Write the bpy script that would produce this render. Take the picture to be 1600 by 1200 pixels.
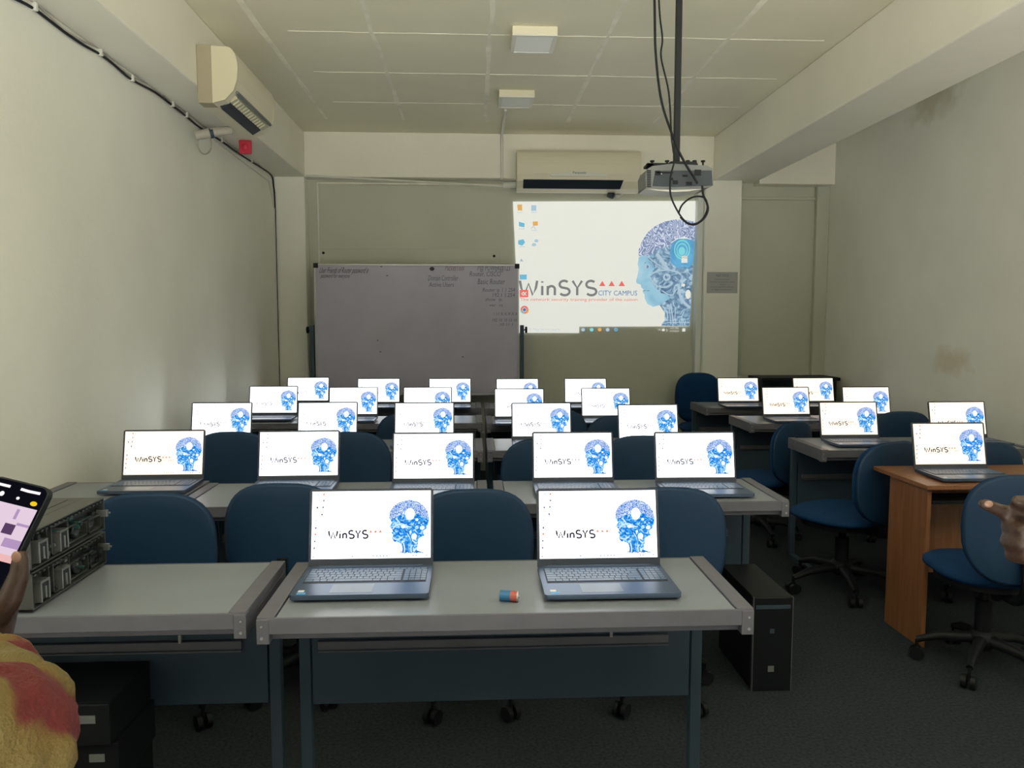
import bpy, bmesh, math, random
from mathutils import Vector, Matrix, noise
random.seed(4)
PI = math.pi
for o in list(bpy.data.objects): bpy.data.objects.remove(o)
scene = bpy.context.scene
C = scene.collection

# ------------------------------------------------------------ camera, light, exposure
F = 1202.0; CAM_H = 1.48
PITCH = math.atan(100/F); YAW = math.atan(60/F)
cam_d = bpy.data.cameras.new('camera'); cam = bpy.data.objects.new('camera', cam_d); C.objects.link(cam)
cam.location = (0, 0, CAM_H); cam.rotation_euler = (PI/2-PITCH, 0, -YAW)
cam_d.sensor_width = 36; cam_d.lens = F/1600*36; cam_d.clip_start = 0.02
scene.camera = cam
scene.view_settings.view_transform = 'Standard'; scene.view_settings.look = 'None'
scene.view_settings.gamma = 1; scene.view_settings.use_curve_mapping = False
scene.view_settings.exposure = 0.0
world = bpy.data.worlds.new('world'); scene.world = world; world.use_nodes = True
bg = world.node_tree.nodes['Background']
# fill light added through the open rear: strong below eye level, dim above
_n = world.node_tree.nodes; _l = world.node_tree.links
_tc = _n.new('ShaderNodeTexCoord'); _sx = _n.new('ShaderNodeSeparateXYZ'); _mr = _n.new('ShaderNodeMapRange')
_l.new(_tc.outputs['Generated'], _sx.inputs[0]); _l.new(_sx.outputs['Z'], _mr.inputs[0])
_mr.inputs[1].default_value = -.36; _mr.inputs[2].default_value = -.06; _mr.inputs[3].default_value = 10.0; _mr.inputs[4].default_value = .20
_l.new(_mr.outputs[0], bg.inputs[1]); bg.inputs[0].default_value = (1.0, 0.975, 0.86, 1)
SCREEN = 2.6          # radiance of a white screen

_f = Vector((math.sin(YAW)*math.cos(PITCH), math.cos(YAW)*math.cos(PITCH), -math.sin(PITCH)))
_r = Vector((math.cos(YAW), -math.sin(YAW), 0)); _u = _r.cross(_f)
def at(px, py, x=None, y=None, z=None):
    "point of the place seen at a photo pixel, on the plane x=, y= or z="
    d = _f + (px-800)/F*_r - (py-600)/F*_u
    t = (z-CAM_H)/d.z if z is not None else (y/d.y if y is not None else x/d.x)
    return Vector((0, 0, CAM_H)) + t*d

# ------------------------------------------------------------ materials
def mat(name, col, rough=.6, metal=0, noise_s=0, noise_a=0, bump=0, bump_s=60, spec=None, emit=None, es=1):
    m = bpy.data.materials.new(name); m.use_nodes = True; nt = m.node_tree; N = nt.nodes; Lk = nt.links
    b = N['Principled BSDF']; b.inputs['Base Color'].default_value = (*col, 1)
    b.inputs['Roughness'].default_value = rough; b.inputs['Metallic'].default_value = metal
    if spec is not None: b.inputs['Specular IOR Level'].default_value = spec
    tc = N.new('ShaderNodeTexCoord')
    if noise_a:
        n = N.new('ShaderNodeTexNoise'); n.inputs['Scale'].default_value = noise_s; n.inputs['Detail'].default_value = 5
        Lk.new(tc.outputs['Object'], n.inputs['Vector'])
        r = N.new('ShaderNodeValToRGB'); r.color_ramp.elements[0].position = .3; r.color_ramp.elements[1].position = .7
        r.color_ramp.elements[0].color = (*[c*(1-noise_a) for c in col], 1)
        r.color_ramp.elements[1].color = (*[min(1, c*(1+noise_a)) for c in col], 1)
        Lk.new(n.outputs['Fac'], r.inputs['Fac']); Lk.new(r.outputs['Color'], b.inputs['Base Color'])
    if bump:
        n2 = N.new('ShaderNodeTexNoise'); n2.inputs['Scale'].default_value = bump_s; n2.inputs['Detail'].default_value = 4
        Lk.new(tc.outputs['Object'], n2.inputs['Vector'])
        bp = N.new('ShaderNodeBump'); bp.inputs['Strength'].default_value = bump; bp.inputs['Distance'].default_value = .01
        Lk.new(n2.outputs['Fac'], bp.inputs['Height']); Lk.new(bp.outputs['Normal'], b.inputs['Normal'])
    if emit: b.inputs['Emission Color'].default_value = (*emit, 1); b.inputs['Emission Strength'].default_value = es
    return m
def emis(name, col, s):
    m = bpy.data.materials.new(name); m.use_nodes = True; nt = m.node_tree; nt.nodes.clear()
    e = nt.nodes.new('ShaderNodeEmission'); e.inputs[0].default_value = (*col, 1); e.inputs[1].default_value = s
    o = nt.nodes.new('ShaderNodeOutputMaterial'); nt.links.new(e.outputs[0], o.inputs[0]); return m
def emis_noise(name, cols, s, scale, dist=1.5, kind='noise'):
    m = bpy.data.materials.new(name); m.use_nodes = True; nt = m.node_tree; nt.nodes.clear(); N = nt.nodes; Lk = nt.links
    tc = N.new('ShaderNodeTexCoord')
    if kind == 'maze':
        t = N.new('ShaderNodeTexNoise'); t.inputs['Scale'].default_value = scale; t.inputs['Detail'].default_value = 1.5; t.inputs['Distortion'].default_value = .5; Lk.new(tc.outputs['Object'], t.inputs['Vector'])
        k1 = N.new('ShaderNodeMath'); k1.operation = 'MULTIPLY'; k1.inputs[1].default_value = dist; Lk.new(t.outputs['Fac'], k1.inputs[0])
        k2 = N.new('ShaderNodeMath'); k2.operation = 'PINGPONG'; k2.inputs[1].default_value = .5; Lk.new(k1.outputs[0], k2.inputs[0]); out = k2.outputs[0]
    elif kind == 'noise':
        t = N.new('ShaderNodeTexNoise'); t.inputs['Scale'].default_value = scale; t.inputs['Detail'].default_value = 3
        t.inputs['Distortion'].default_value = dist; Lk.new(tc.outputs['Object'], t.inputs['Vector']); out = t.outputs['Fac']
    else:
        t0 = N.new('ShaderNodeTexNoise'); t0.inputs['Scale'].default_value = scale*.35; Lk.new(tc.outputs['Object'], t0.inputs['Vector'])
        mx = N.new('ShaderNodeMixRGB'); mx.inputs[0].default_value = dist*.05
        Lk.new(tc.outputs['Object'], mx.inputs[1]); Lk.new(t0.outputs['Color'], mx.inputs[2])
        t = N.new('ShaderNodeTexVoronoi'); t.feature = 'DISTANCE_TO_EDGE'; t.inputs['Scale'].default_value = scale
        Lk.new(mx.outputs[0], t.inputs['Vector']); out = t.outputs['Distance']
    r = N.new('ShaderNodeValToRGB'); el = r.color_ramp.elements
    el[0].position, el[0].color = cols[0][0], (*cols[0][1], 1); el[1].position, el[1].color = cols[-1][0], (*cols[-1][1], 1)
    for p, c in cols[1:-1]: e = el.new(p); e.color = (*c, 1)
    Lk.new(out, r.inputs[0]); e = N.new('ShaderNodeEmission'); e.inputs[1].default_value = s; Lk.new(r.outputs[0], e.inputs[0])
    o = N.new('ShaderNodeOutputMaterial'); Lk.new(e.outputs[0], o.inputs[0]); return m

M = {}
def paint(name, col, stains=()):
    "matt wall paint, faintly mottled; stains = (x,y,z,radius xyz,colour) in world metres"
    m = mat(name, col, .55, 0, 1.3, .05, .12, 35); nt = m.node_tree; N = nt.nodes; Lk = nt.links
    b = N['Principled BSDF']; src = b.inputs['Base Color'].links[0].from_socket; g = N.new('ShaderNodeNewGeometry')
    for (c, rad, sc) in stains:
        mp = N.new('ShaderNodeMapping'); mp.vector_type = 'TEXTURE'; mp.inputs['Location'].default_value = c; mp.inputs['Scale'].default_value = rad
        Lk.new(g.outputs['Position'], mp.inputs['Vector'])
        nz = N.new('ShaderNodeTexNoise'); nz.inputs['Scale'].default_value = 9; nz.inputs['Detail'].default_value = 6; Lk.new(g.outputs['Position'], nz.inputs['Vector'])
        ln = N.new('ShaderNodeVectorMath'); ln.operation = 'LENGTH'; Lk.new(mp.outputs[0], ln.inputs[0])
        s1 = N.new('ShaderNodeMath'); s1.operation = 'MULTIPLY_ADD'; s1.inputs[1].default_value = 1.3; s1.inputs[2].default_value = -.65
        Lk.new(nz.outputs['Fac'], s1.inputs[0])
        ad = N.new('ShaderNodeMath'); ad.operation = 'ADD'; Lk.new(ln.outputs['Value'], ad.inputs[0]); Lk.new(s1.outputs[0], ad.inputs[1])
        mr = N.new('ShaderNodeMapRange'); mr.inputs[1].default_value = .35; mr.inputs[2].default_value = 1.0; mr.inputs[3].default_value = .5; mr.inputs[4].default_value = 0
        Lk.new(ad.outputs[0], mr.inputs[0])
        mx = N.new('ShaderNodeMixRGB'); Lk.new(mr.outputs[0], mx.inputs[0]); Lk.new(src, mx.inputs[1]); mx.inputs[2].default_value = (*sc, 1)
        src = mx.outputs[0]
    Lk.new(src, b.inputs['Base Color']); return m
WX = 3.47
st1 = at(1458, 150, x=WX); st2 = at(1484, 564, x=WX)
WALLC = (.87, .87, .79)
M['wall'] = paint('wall_paint', WALLC)
M['wall_r'] = paint('wall_paint_stained', (.90, .90, .84), [(tuple(st1), (.5, .38, .22), (.44, .38, .22)), (tuple(st2), (.5, .26, .13), (.60, .50, .27))])
M['ceil'] = paint('ceiling_paint', (.80, .77, .61))
M['joint'] = mat('joint_filler', (.90, .87, .74), .7, 0, 6, .12)
M['beam'] = paint('beam_paint', (.84, .82, .72))
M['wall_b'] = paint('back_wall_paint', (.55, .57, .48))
M['recess'] = mat('recess_paint', (.40, .41, .31), .7, 0, 2, .05)
M['white_strip'] = mat('white_trim_and_light_spill', (.75, .78, .74), .4)
M['carpet'] = mat('carpet', (.034, .042, .050), .95, 0, 90, .35, .5, 400, spec=.1)
M['desk_top'] = mat('grey_laminate', (.215, .24, .275), .32, 0, 5, .05)
M['desk_metal'] = mat('grey_metal', (.15, .15, .18), .45, .2, 20, .06)
M['panel'] = mat('grey_panel', (.042, .072, .105), .55, .1, 8, .05)
M['wood'] = mat('wood_plain', (.40, .17, .07), .45)
def woodmat(m, c0, c1):
    nt = m.node_tree; N = nt.nodes; Lk = nt.links; tc = N.new('ShaderNodeTexCoord'); mp = N.new('ShaderNodeMapping'); mp.inputs['Scale'].default_value = (14, 14, 1.2)
    nz = N.new('ShaderNodeTexNoise'); nz.inputs['Scale'].default_value = 3; nz.inputs['Detail'].default_value = 6; nz.inputs['Distortion'].default_value = .6
    Lk.new(tc.outputs['Object'], mp.inputs[0]); Lk.new(mp.outputs[0], nz.inputs['Vector'])
    r = N.new('ShaderNodeValToRGB'); r.color_ramp.elements[0].position = .35; r.color_ramp.elements[1].position = .68
    r.color_ramp.elements[0].color = (*c0, 1); r.color_ramp.elements[1].color = (*c1, 1)
    Lk.new(nz.outputs['Fac'], r.inputs[0]); Lk.new(r.outputs[0], N['Principled BSDF'].inputs['Base Color'])
woodmat(M['wood'], (.22, .09, .038), (.31, .135, .062))
M['lap'] = mat('laptop_grey', (.075, .11, .18), .35, .45)
M['bezel'] = mat('laptop_bezel', (.05, .06, .085), .45)
M['key'] = mat('laptop_key', (.10, .145, .23), .4)
M['key_gap'] = mat('keyboard_well', (.02, .025, .04), .6)
M['pad'] = mat('touchpad', (.11, .15, .22), .3)
M['stick_w'] = mat('sticker_white', (.7, .7, .7), .5)
M['stick_b'] = mat('sticker_blue', (.05, .35, .75), .5)
M['blue_fab'] = mat('blue_fabric', (.006, .042, .13), .85, 0, 220, .25, .3, 600, spec=.2)
M['blk'] = mat('black_plastic', (.008, .010, .013), .5, spec=.25)
M['blk_m'] = mat('black_metal', (.009, .011, .014), .5, .0, spec=.3)
M['rim'] = mat('chair_shell', (.006, .038, .10), .6)
M['ac'] = mat('ac_plastic', (.72, .68, .53), .45)
M['ac_side'] = mat('ac_plastic_yellowed', (.62, .58, .42), .5)
M['ac_back'] = mat('ac_plastic_brownish', (.36, .32, .22), .55)
M['ac_dark'] = mat('ac_slot', (.012, .02, .035), .4)
M['ac_grille'] = mat('ac_grille', (.5, .48, .36), .6)
M['white_pl'] = mat('white_plastic', (.72, .72, .66), .4)
M['lamp'] = mat('unlit_diffuser', (.86, .88, .88), .3)
M['proj'] = mat('projector_grey', (.17, .18, .185), .5)
M['proj_d'] = mat('projector_dark', (.03, .042, .055), .5)
M['board'] = mat('whiteboard_surface', (.47, .46, .58), .3, 0, 3, .06)
M['alu'] = mat('aluminium', (.45, .45, .47), .35, .8)
M['ink_k'] = mat('black_ink', (.02, .02, .04), .5)
M['ink_b'] = mat('faded_blue_ink', (.12, .14, .22), .6)
M['ink_r'] = mat('faded_red_ink', (.28, .13, .17), .6)
M['paper'] = mat('notice_sheet', (.42, .43, .44), .5)
M['red'] = mat('red_plastic', (.62, .03, .07), .5)
M['srv'] = mat('server_steel', (.10, .104, .10), .4, .6, 12, .1)
M['srv_d'] = mat('server_dark', (.02, .025, .03), .5)
M['srv_l'] = mat('server_light_metal', (.30, .31, .31), .35, .7)
M['pcb'] = mat('circuit_board', (.03, .10, .10), .5)
M['skin'] = mat('brown_skin', (.042, .021, .014), .5, 0, 25, .15, .15, 120)
M['nail'] = mat('fingernail', (.30, .17, .12), .3)
M['hair'] = mat('black_hair', (.008, .007, .006), .5, 0, 0, 0, .6, 150)
M['trouser'] = mat('dark_trousers', (.01, .012, .02), .9)
M['shirt_d'] = mat('dark_shirt', (.03, .03, .035), .9)
M['duct'] = mat('pale_pipe_wrap', (.50, .47, .40), .6)
M['bat_b'] = mat('battery_blue', (.03, .16, .35), .35); M['bat_r'] = mat('battery_red', (.45, .10, .08), .35)
# patterned sleeve
m = mat('yellow_red_print', (.6, .42, .1), .85, 0, 1, 0, .5, 260); nt = m.node_tree
tc = nt.nodes.new('ShaderNodeTexCoord'); nz = nt.nodes.new('ShaderNodeTexNoise'); nz.inputs['Scale'].default_value = 9; nz.inputs['Detail'].default_value = 2
rp = nt.nodes.new('ShaderNodeValToRGB'); e = rp.color_ramp.elements
e[0].position = .40; e[0].color = (.10, .007, .007, 1); e[1].position = .46; e[1].color = (.13, .085, .018, 1)
q = e.new(.60); q.color = (.12, .095, .03, 1); q = e.new(.68); q.color = (.05, .02, .008, 1)
nt.links.new(tc.outputs['Object'], nz.inputs['Vector']); nt.links.new(nz.outputs['Fac'], rp.inputs[0]); nt.links.new(rp.outputs[0], nt.nodes['Principled BSDF'].inputs['Base Color'])
M['print'] = m

# ------------------------------------------------------------ mesh helpers
class MB:
    def __init__(s): s.v = []; s.f = []; s.m = []; s.s = []
    def add(s, vs, fs, mi=0, smooth=False, mx=None):
        o = len(s.v); s.v += [tuple(mx @ Vector(v)) if mx else tuple(v) for v in vs]
        s.f += [tuple(i+o for i in f) for f in fs]; s.m += [mi]*len(fs); s.s += [smooth]*len(fs); return s
    def box(s, x0, x1, y0, y1, z0, z1, mi=0, mx=None):
        v = [(x, y, z) for z in (z0, z1) for y in (y0, y1) for x in (x0, x1)]
        return s.add(v, [(0, 2, 3, 1), (4, 5, 7, 6), (0, 1, 5, 4), (2, 6, 7, 3), (0, 4, 6, 2), (1, 3, 7, 5)], mi, False, mx)
    def prism(s, pts, a, b, axis='y', mi=0, mx=None, smooth=False):
        "closed outline in the two other axes, extruded from a to b"
        n = len(pts)
        def mk(p, t): return {'x': (t, p[0], p[1]), 'y': (p[0], t, p[1]), 'z': (p[0], p[1], t)}[axis]
        v = [mk(p, a) for p in pts]+[mk(p, b) for p in pts]
        s.add(v, [(i, (i+1) % n, (i+1) % n+n, i+n) for i in range(n)], mi, smooth, mx)
        return s.add(v, [tuple(range(n-1, -1, -1)), tuple(range(n, 2*n))], mi, False, mx)
    def tube(s, pts, r, seg=10, mi=0, caps=True, mx=None):
        pts = [Vector(p) for p in pts]; n = len(pts); rr = r if isinstance(r, (list, tuple)) else [r]*n
        v = []; up = None
        for i, p in enumerate(pts):
            t = (pts[min(i+1, n-1)]-pts[max(i-1, 0)]).normalized()
            if up is None: up = Vector((0, 0, 1)) if abs(t.z) < .9 else Vector((1, 0, 0))
            a = t.cross(up).normalized(); up = a.cross(t).normalized()
            for k in range(seg):
                th = 2*PI*k/seg; v.append(p+(a*math.cos(th)+up*math.sin(th))*rr[i])
        f = [(i*seg+k, i*seg+(k+1) % seg, (i+1)*seg+(k+1) % seg, (i+1)*seg+k) for i in range(n-1) for k in range(seg)]
        s.add(v, f, mi, True, mx)
        if caps: s.add(v[:seg]+v[-seg:], [tuple(range(seg-1, -1, -1)), tuple(range(seg, 2*seg))], mi, False, mx)
        return s
    def lathe(s, prof, c=(0, 0, 0), seg=24, mi=0, mx=None):
        v = [(c[0]+r*math.cos(2*PI*k/seg), c[1]+r*math.sin(2*PI*k/seg), c[2]+z) for r, z in prof for k in range(seg)]
        f = [(i*seg+k, i*seg+(k+1) % seg, (i+1)*seg+(k+1) % seg, (i+1)*seg+k) for i in range(len(prof)-1) for k in range(seg)]
        return s.add(v, f, mi, True, mx)
    def ball(s, c, r, mi=0, seg=16, rings=10, mx=None):
        r = Vector(r) if not isinstance(r, (int, float)) else Vector((r, r, r)); v = []
        for i in range(rings+1):
            ph = PI*i/rings
            for k in range(seg):
                th = 2*PI*k/seg; v.append((c[0]+r.x*math.sin(ph)*math.cos(th), c[1]+r.y*math.sin(ph)*math.sin(th), c[2]+r.z*math.cos(ph)))
        f = [(i*seg+k, (i+1)*seg+k, (i+1)*seg+(k+1) % seg, i*seg+(k+1) % seg) for i in range(rings) for k in range(seg)]
        return s.add(v, f, mi, True, mx)
    def limb(s, pts, rad, mi=0):
        for i, p in enumerate(pts): s.ball(p, rad[i], mi, 12, 8)
        for i in range(len(pts)-1): s.tube([pts[i], pts[i+1]], [rad[i], rad[i+1]], 12, mi)
        return s
    def mesh(s, name, mats):
        me = bpy.data.meshes.new(name); me.from_pydata(s.v, [], s.f)
        for x in mats: me.materials.append(M[x] if isinstance(x, str) else x)
        me.polygons.foreach_set('material_index', s.m); me.polygons.foreach_set('use_smooth', s.s); me.update(); return me
    def build(s, name, mats, parent=None, bevel=0, loc=(0, 0, 0), rot=(0, 0, 0)):
        if isinstance(mats, str): mats = [mats]
        o = bpy.data.objects.new(name, s.mesh(name, mats)); C.objects.link(o); o.location = loc; o.rotation_euler = rot
        if parent: o.parent = parent
        if bevel:
            b = o.modifiers.new('bevel', 'BEVEL'); b.width = bevel; b.segments = 2; b.limit_method = 'ANGLE'; b.angle_limit = .6
        return o
def smooth_path(pts, n=8):
    pts = [Vector(p) for p in pts]; out = []
    for i in range(len(pts)-1):
        p0 = pts[max(i-1, 0)]; p1 = pts[i]; p2 = pts[i+1]; p3 = pts[min(i+2, len(pts)-1)]
        for k in range(n):
            t = k/n; out.append(.5*((2*p1)+(-p0+p2)*t+(2*p0-5*p1+4*p2-p3)*t*t+(-p0+3*p1-3*p2+p3)*t**3))
    return out+[pts[-1]]
def tag(o, label=None, cat=None, group=None, kind=None):
    if label: o['label'] = label
    if cat: o['category'] = cat
    if group: o['group'] = group
    if kind: o['kind'] = kind
    return o
def thing(name, label, cat, loc=(0, 0, 0), rz=0, group=None):
    o = bpy.data.objects.new(name, None); C.objects.link(o); o.location = loc; o.rotation_euler = (0, 0, rz)
    o.empty_display_size = .1; return tag(o, label, cat, group)
def dup(root, label, loc, rz, group=None, swap=None):
    def cp(o, par):
        c = o.copy(); C.objects.link(c); c.parent = par
        if swap and o.name.split('.')[0] in swap: c.data = swap[o.name.split('.')[0]]
        for ch in kids[o]: cp(ch, c)
        return c
    kids = {}
    def walk(o): kids[o] = list(o.children); [walk(k) for k in kids[o]]
    walk(root); r = cp(root, None); r.location = loc; r.rotation_euler = (0, 0, rz); r['label'] = label
    if group: r['group'] = group
    return r
def struct(name, mb, mats, bevel=0): return tag(mb.build(name, mats, None, bevel), kind='structure')

# flat drawing helpers: strokes, filled shapes and lettering laid on a plane (u to the right, v up)
def place(u, v, w, plane): o, ux, vx, nx = plane; return o+ux*u+vx*v+nx*w
def ribbon(mb, pts, wd, plane, mi, lift=0):
    n = len(pts); P2 = [Vector(p) for p in pts]; L_ = []; R_ = []
    for i in range(n):
        t = (P2[min(i+1, n-1)]-P2[max(i-1, 0)]); t = t.normalized() if t.length > 0 else Vector((1, 0)); nn = Vector((-t.y, t.x))*wd/2
        L_.append(P2[i]+nn); R_.append(P2[i]-nn)
    vs = [place(p.x, p.y, lift, plane) for p in L_+R_]
    mb.add(vs, [(n+i, n+i+1, i+1, i) for i in range(n-1)], mi)
def fill(mb, pts, plane, mi, lift=0):
    from mathutils.geometry import tessellate_polygon
    v = [Vector((p[0], p[1], 0)) for p in pts]; tr = tessellate_polygon([v])
    ar = sum(pts[i][0]*pts[(i+1) % len(pts)][1]-pts[(i+1) % len(pts)][0]*pts[i][1] for i in range(len(pts)))
    fs = []
    for t in tr:
        a, b, c = [v[i] for i in t]; cr = (b-a).cross(c-a).z
        if abs(cr) > 1e-12: fs.append(tuple(t) if cr > 0 else tuple(reversed(t)))
    mb.add([place(p[0], p[1], lift, plane) for p in pts], fs, mi)
def disc(mb, u, v, ru, rv, plane, mi, lift=0, n=20, inner=0):
    if inner:
        vs = [place(u+ru*k*math.cos(2*PI*i/n), v+rv*k*math.sin(2*PI*i/n), lift, plane) for k in (1, inner) for i in range(n)]
        mb.add(vs, [(i, (i+1) % n, (i+1) % n+n, i+n) for i in range(n)], mi)
    else: fill(mb, [(u+ru*math.cos(2*PI*i/n), v+rv*math.sin(2*PI*i/n)) for i in range(n)], plane, mi, lift)
def rect(mb, u0, u1, v0, v1, plane, mi, lift=0): fill(mb, [(u0, v0), (u1, v0), (u1, v1), (u0, v1)], plane, mi, lift)
_tc = {}
def text(mb, s, u, v, size, plane, mi, lift=0, xs=1, align='l', slant=0, wd=None):
    "lettering in the built-in font; wd fits it to a width"
    if s not in _tc:
        cu = bpy.data.curves.new('t', 'FONT'); cu.body = s; cu.size = 1; cu.resolution_u = 2
        o = bpy.data.objects.new('t', cu); C.objects.link(o); me = o.to_mesh()
        _tc[s] = ([tuple(x.co) for x in me.vertices], [tuple(p.vertices) for p in me.polygons]); o.to_mesh_clear()
        bpy.data.objects.remove(o); bpy.data.curves.remove(cu)
    vs, fs = _tc[s]; W = max([x[0] for x in vs] or [1])
    if wd: xs = wd/(W*size)
    off = {'l': 0, 'c': -W*size*xs/2, 'r': -W*size*xs}[align]
    mb.add([place(u+off+x[0]*size*xs+slant*x[1]*size, v+x[1]*size, lift, plane) for x in vs], fs, mi)
def arc(cx, cy, rx, ry, a0, a1, n=12): return [(cx+rx*math.cos(math.radians(a0+(a1-a0)*i/n)), cy+ry*math.sin(math.radians(a0+(a1-a0)*i/n))) for i in range(n+1)]
def winsys(mb, u, v, h, width, plane, mi, th=.11, lift=0):
    "the spaced thin-stroke word WinSYS, cap height h"
    def S(x): return arc(x+.27, .75, .25, .25, 40, 180, 8)+arc(x+.27, .75, .25, .25, 180, 235, 3)+arc(x+.30, .25, .27, .25, 60, 0, 5)+arc(x+.30, .25, .27, .25, 0, -150, 9)
    G = [[(0, 1), (.07, .5), (.24, 0), (.47, .8), (.70, 0), (.87, .5), (.94, 1)],
         [(1.22, .64), (1.22, 0)], [(1.22, .86), (1.22, .96)],
         [(1.52, .64), (1.52, 0)], [(1.52, .40)]+arc(1.72, .42, .19, .21, 165, 0, 8)+[(1.91, 0)],
         S(2.15), [(2.88, 1), (3.14, .5), (3.40, 1)], [(3.14, .5), (3.14, 0)], S(3.62)]
    k = width/4.22
    for g in G: ribbon(mb, [(u+x*k, v+y*h) for x, y in g], th*h, plane, mi, lift)

HEAD = [(960,380),(975,415),(965,432),(952,450),(978,468),(985,490),(972,500),(990,520),(978,540),(985,560),(1000,582),(1040,588),(1062,600),(1072,640),(1066,676),(1255,676),(1195,655),(1205,600),(1212,552),(1262,530),(1248,492),(1278,470),(1296,430),(1302,380),(1290,330),(1262,280),(1215,238),(1140,215),(1060,228),(1005,258),(970,310)]
BRAIN = [(952,380),(956,330),(975,285),(1010,250),(1060,226),(1130,215),(1200,230),(1255,268),(1288,315),(1302,385),(1262,378),(1215,345),(1170,330),(1160,300),(1110,295),(1090,335),(1060,350),(1030,352),(1000,375)]
def desktop(S, white, dim=1.0):
    "desktop picture drawn into one mesh, 0.344 x 0.1935 m, centred on local x, z from 0 upward, facing -y"
    mb = MB(); W, Hh = .344, .1935; pl = (Vector((-W/2, 0, 0)), Vector((W, 0, 0)), Vector((0, 0, W)), Vector((0, -1, 0))); A = .5625
    def c(p): return ((p[0]-285)/1030, A-(p[1]-135)/585*A)
    rect(mb, 0, 1, 0, A, pl, 0)
    L1 = .00015
    fill(mb, [c(p) for p in HEAD], pl, 1, L1); fill(mb, [c(p) for p in BRAIN], pl, 2, 2*L1)
    for (x, y, rx, ry) in [(1135, 340, 40, 50), (1172, 535, 22, 24), (1240, 462, 17, 15), (1075, 450, 16, 13), (1195, 390, 11, 10), (1140, 495, 8, 8)]:
        u, v = c((x, y)); disc(mb, u, v, rx/1030, ry/1030, pl, 0, 3*L1)
    for pts in [[(985, 470), (1010, 440), (1060, 425), (1120, 450), (1150, 455)], [(1010, 375), (1040, 410), (1050, 440)], [(990, 550), (1030, 560), (1070, 540)], [(1080, 590), (1090, 640), (1085, 675)], [(1110, 500), (1140, 550), (1180, 590), (1195, 600)], [(1150, 675), (1145, 630), (1160, 610)]]:
        ribbon(mb, [c(p) for p in smooth_path([(a, b, 0) for a, b in pts], 4)], .012, pl, 3, 3*L1)
    for pts in [[(1090, 480), (1130, 520), (1150, 570)], [(1060, 400), (1090, 420), (1130, 425)], [(1180, 440), (1220, 430), (1262, 400)], [(1110, 600), (1120, 650)]]:
        ribbon(mb, [c(p) for p in smooth_path([(a, b, 0) for a, b in pts], 4)], .007, pl, 6, 3.5*L1)
    for i in range(12): u, v = c((1060+i*17, 670+(i % 3)*4)); rect(mb, u-.007, u+.006, v-.004, v+.005, pl, 6, 3*L1)
    u, v = c((432, 545)); winsys(mb, u, v, .064, .330, pl, 4, .22, L1)
    for x in (794, 836, 878): u, v = c((x, 498)); fill(mb, [(u-.013, v), (u+.013, v), (u, v+.025)], pl, 5, L1)
    u, v = c((778, 542)); text(mb, 'CITY CAMPUS', u, v, .030, pl, 7, L1, wd=.162)
    u, v = c((432, 568)); text(mb, 'The network security training provider of the nation', u, v, .014, pl, 7, L1, wd=.50)
    cols = [(335, 160, 3), (385, 160, 5), (385, 215, 8), (380, 272, 8), (330, 275, 7), (372, 335, 7), (320, 388, 3), (320, 452, 7), (318, 507, 5), (313, 566, 8), (310, 625, 8)]
    for x, y, mi in cols: u, v = c((x, y)); rect(mb, u-.007, u+.007, v-.008, v+.008, pl, mi, L1); rect(mb, u-.013, u+.013, v-.016, v-.012, pl, 7, L1)
    for x in (305, 640, 818, 850, 880, 908, 936, 1165, 1190, 1280): u, v = c((x, 700)); rect(mb, u-.006, u+.006, v-.005, v+.005, pl, 8, L1)
    return mb.mesh('screen', white)
k = 1.0
blueish = [(.30, (.005, .09, .48)), (.44, (.01, .22, .78)), (.53, (.06, .42, .95)), (.62, (.55, .85, 1.0)), (.76, (1, 1, 1))]
M['art_head'] = emis_noise('desktop_head_art', blueish, 1.0, 60, 2.2)
M['art_brain'] = emis_noise('desktop_brain_art', [(.10, (.85, .93, 1)), (.20, (.45, .62, 1)), (.34, (.05, .18, .66)), (.5, (.10, .30, .80))], 1.0, 75, 9, 'maze')
M['art_pale'] = emis('desktop_pale_lines', (.62, .88, 1.0), 1.0)
M['art_text'] = emis('desktop_wordmark', (.03, .02, .04), 1.0)
M['art_or'] = emis('desktop_orange', (.9, .22, .10), 1.0)
M['art_deep'] = emis('desktop_deep_blue', (.01, .12, .55), 1.0)
M['art_faint'] = emis('desktop_faint_lettering', (.08, .12, .30), 1.0)
M['art_dark'] = emis('desktop_dark_icons', (.22, .25, .32), 1.0)
M['scr_w'] = emis('lit_screen_white', (.93, .97, 1.0), SCREEN)
M['scr_y'] = emis('lit_screen_warm', (1.0, .84, .66), SCREEN*.60)
ART = ['art_head', 'art_brain', 'art_pale', 'art_text', 'art_or', 'art_deep', 'art_faint', 'art_dark']
SCR_W = desktop(SCREEN, ['scr_w']+ART); SCR_Y = desktop(SCREEN, ['scr_y']+ART)

# ------------------------------------------------------------ the room
YW = 7.50; YB = 7.35; ZC = 3.215; ZB = 2.805; XL = -1.84; XBL = -1.56; XBR = 2.29; XBR2 = 2.73; Y0 = -1.0
struct('floor', MB().box(XL-.1, WX+.1, Y0, YW+.1, -.1, 0), 'carpet')
cb = MB().box(XL-.1, WX+.1, Y0, YW+.1, ZC, ZC+.1)
struct('ceiling', cb, 'ceil')
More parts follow.
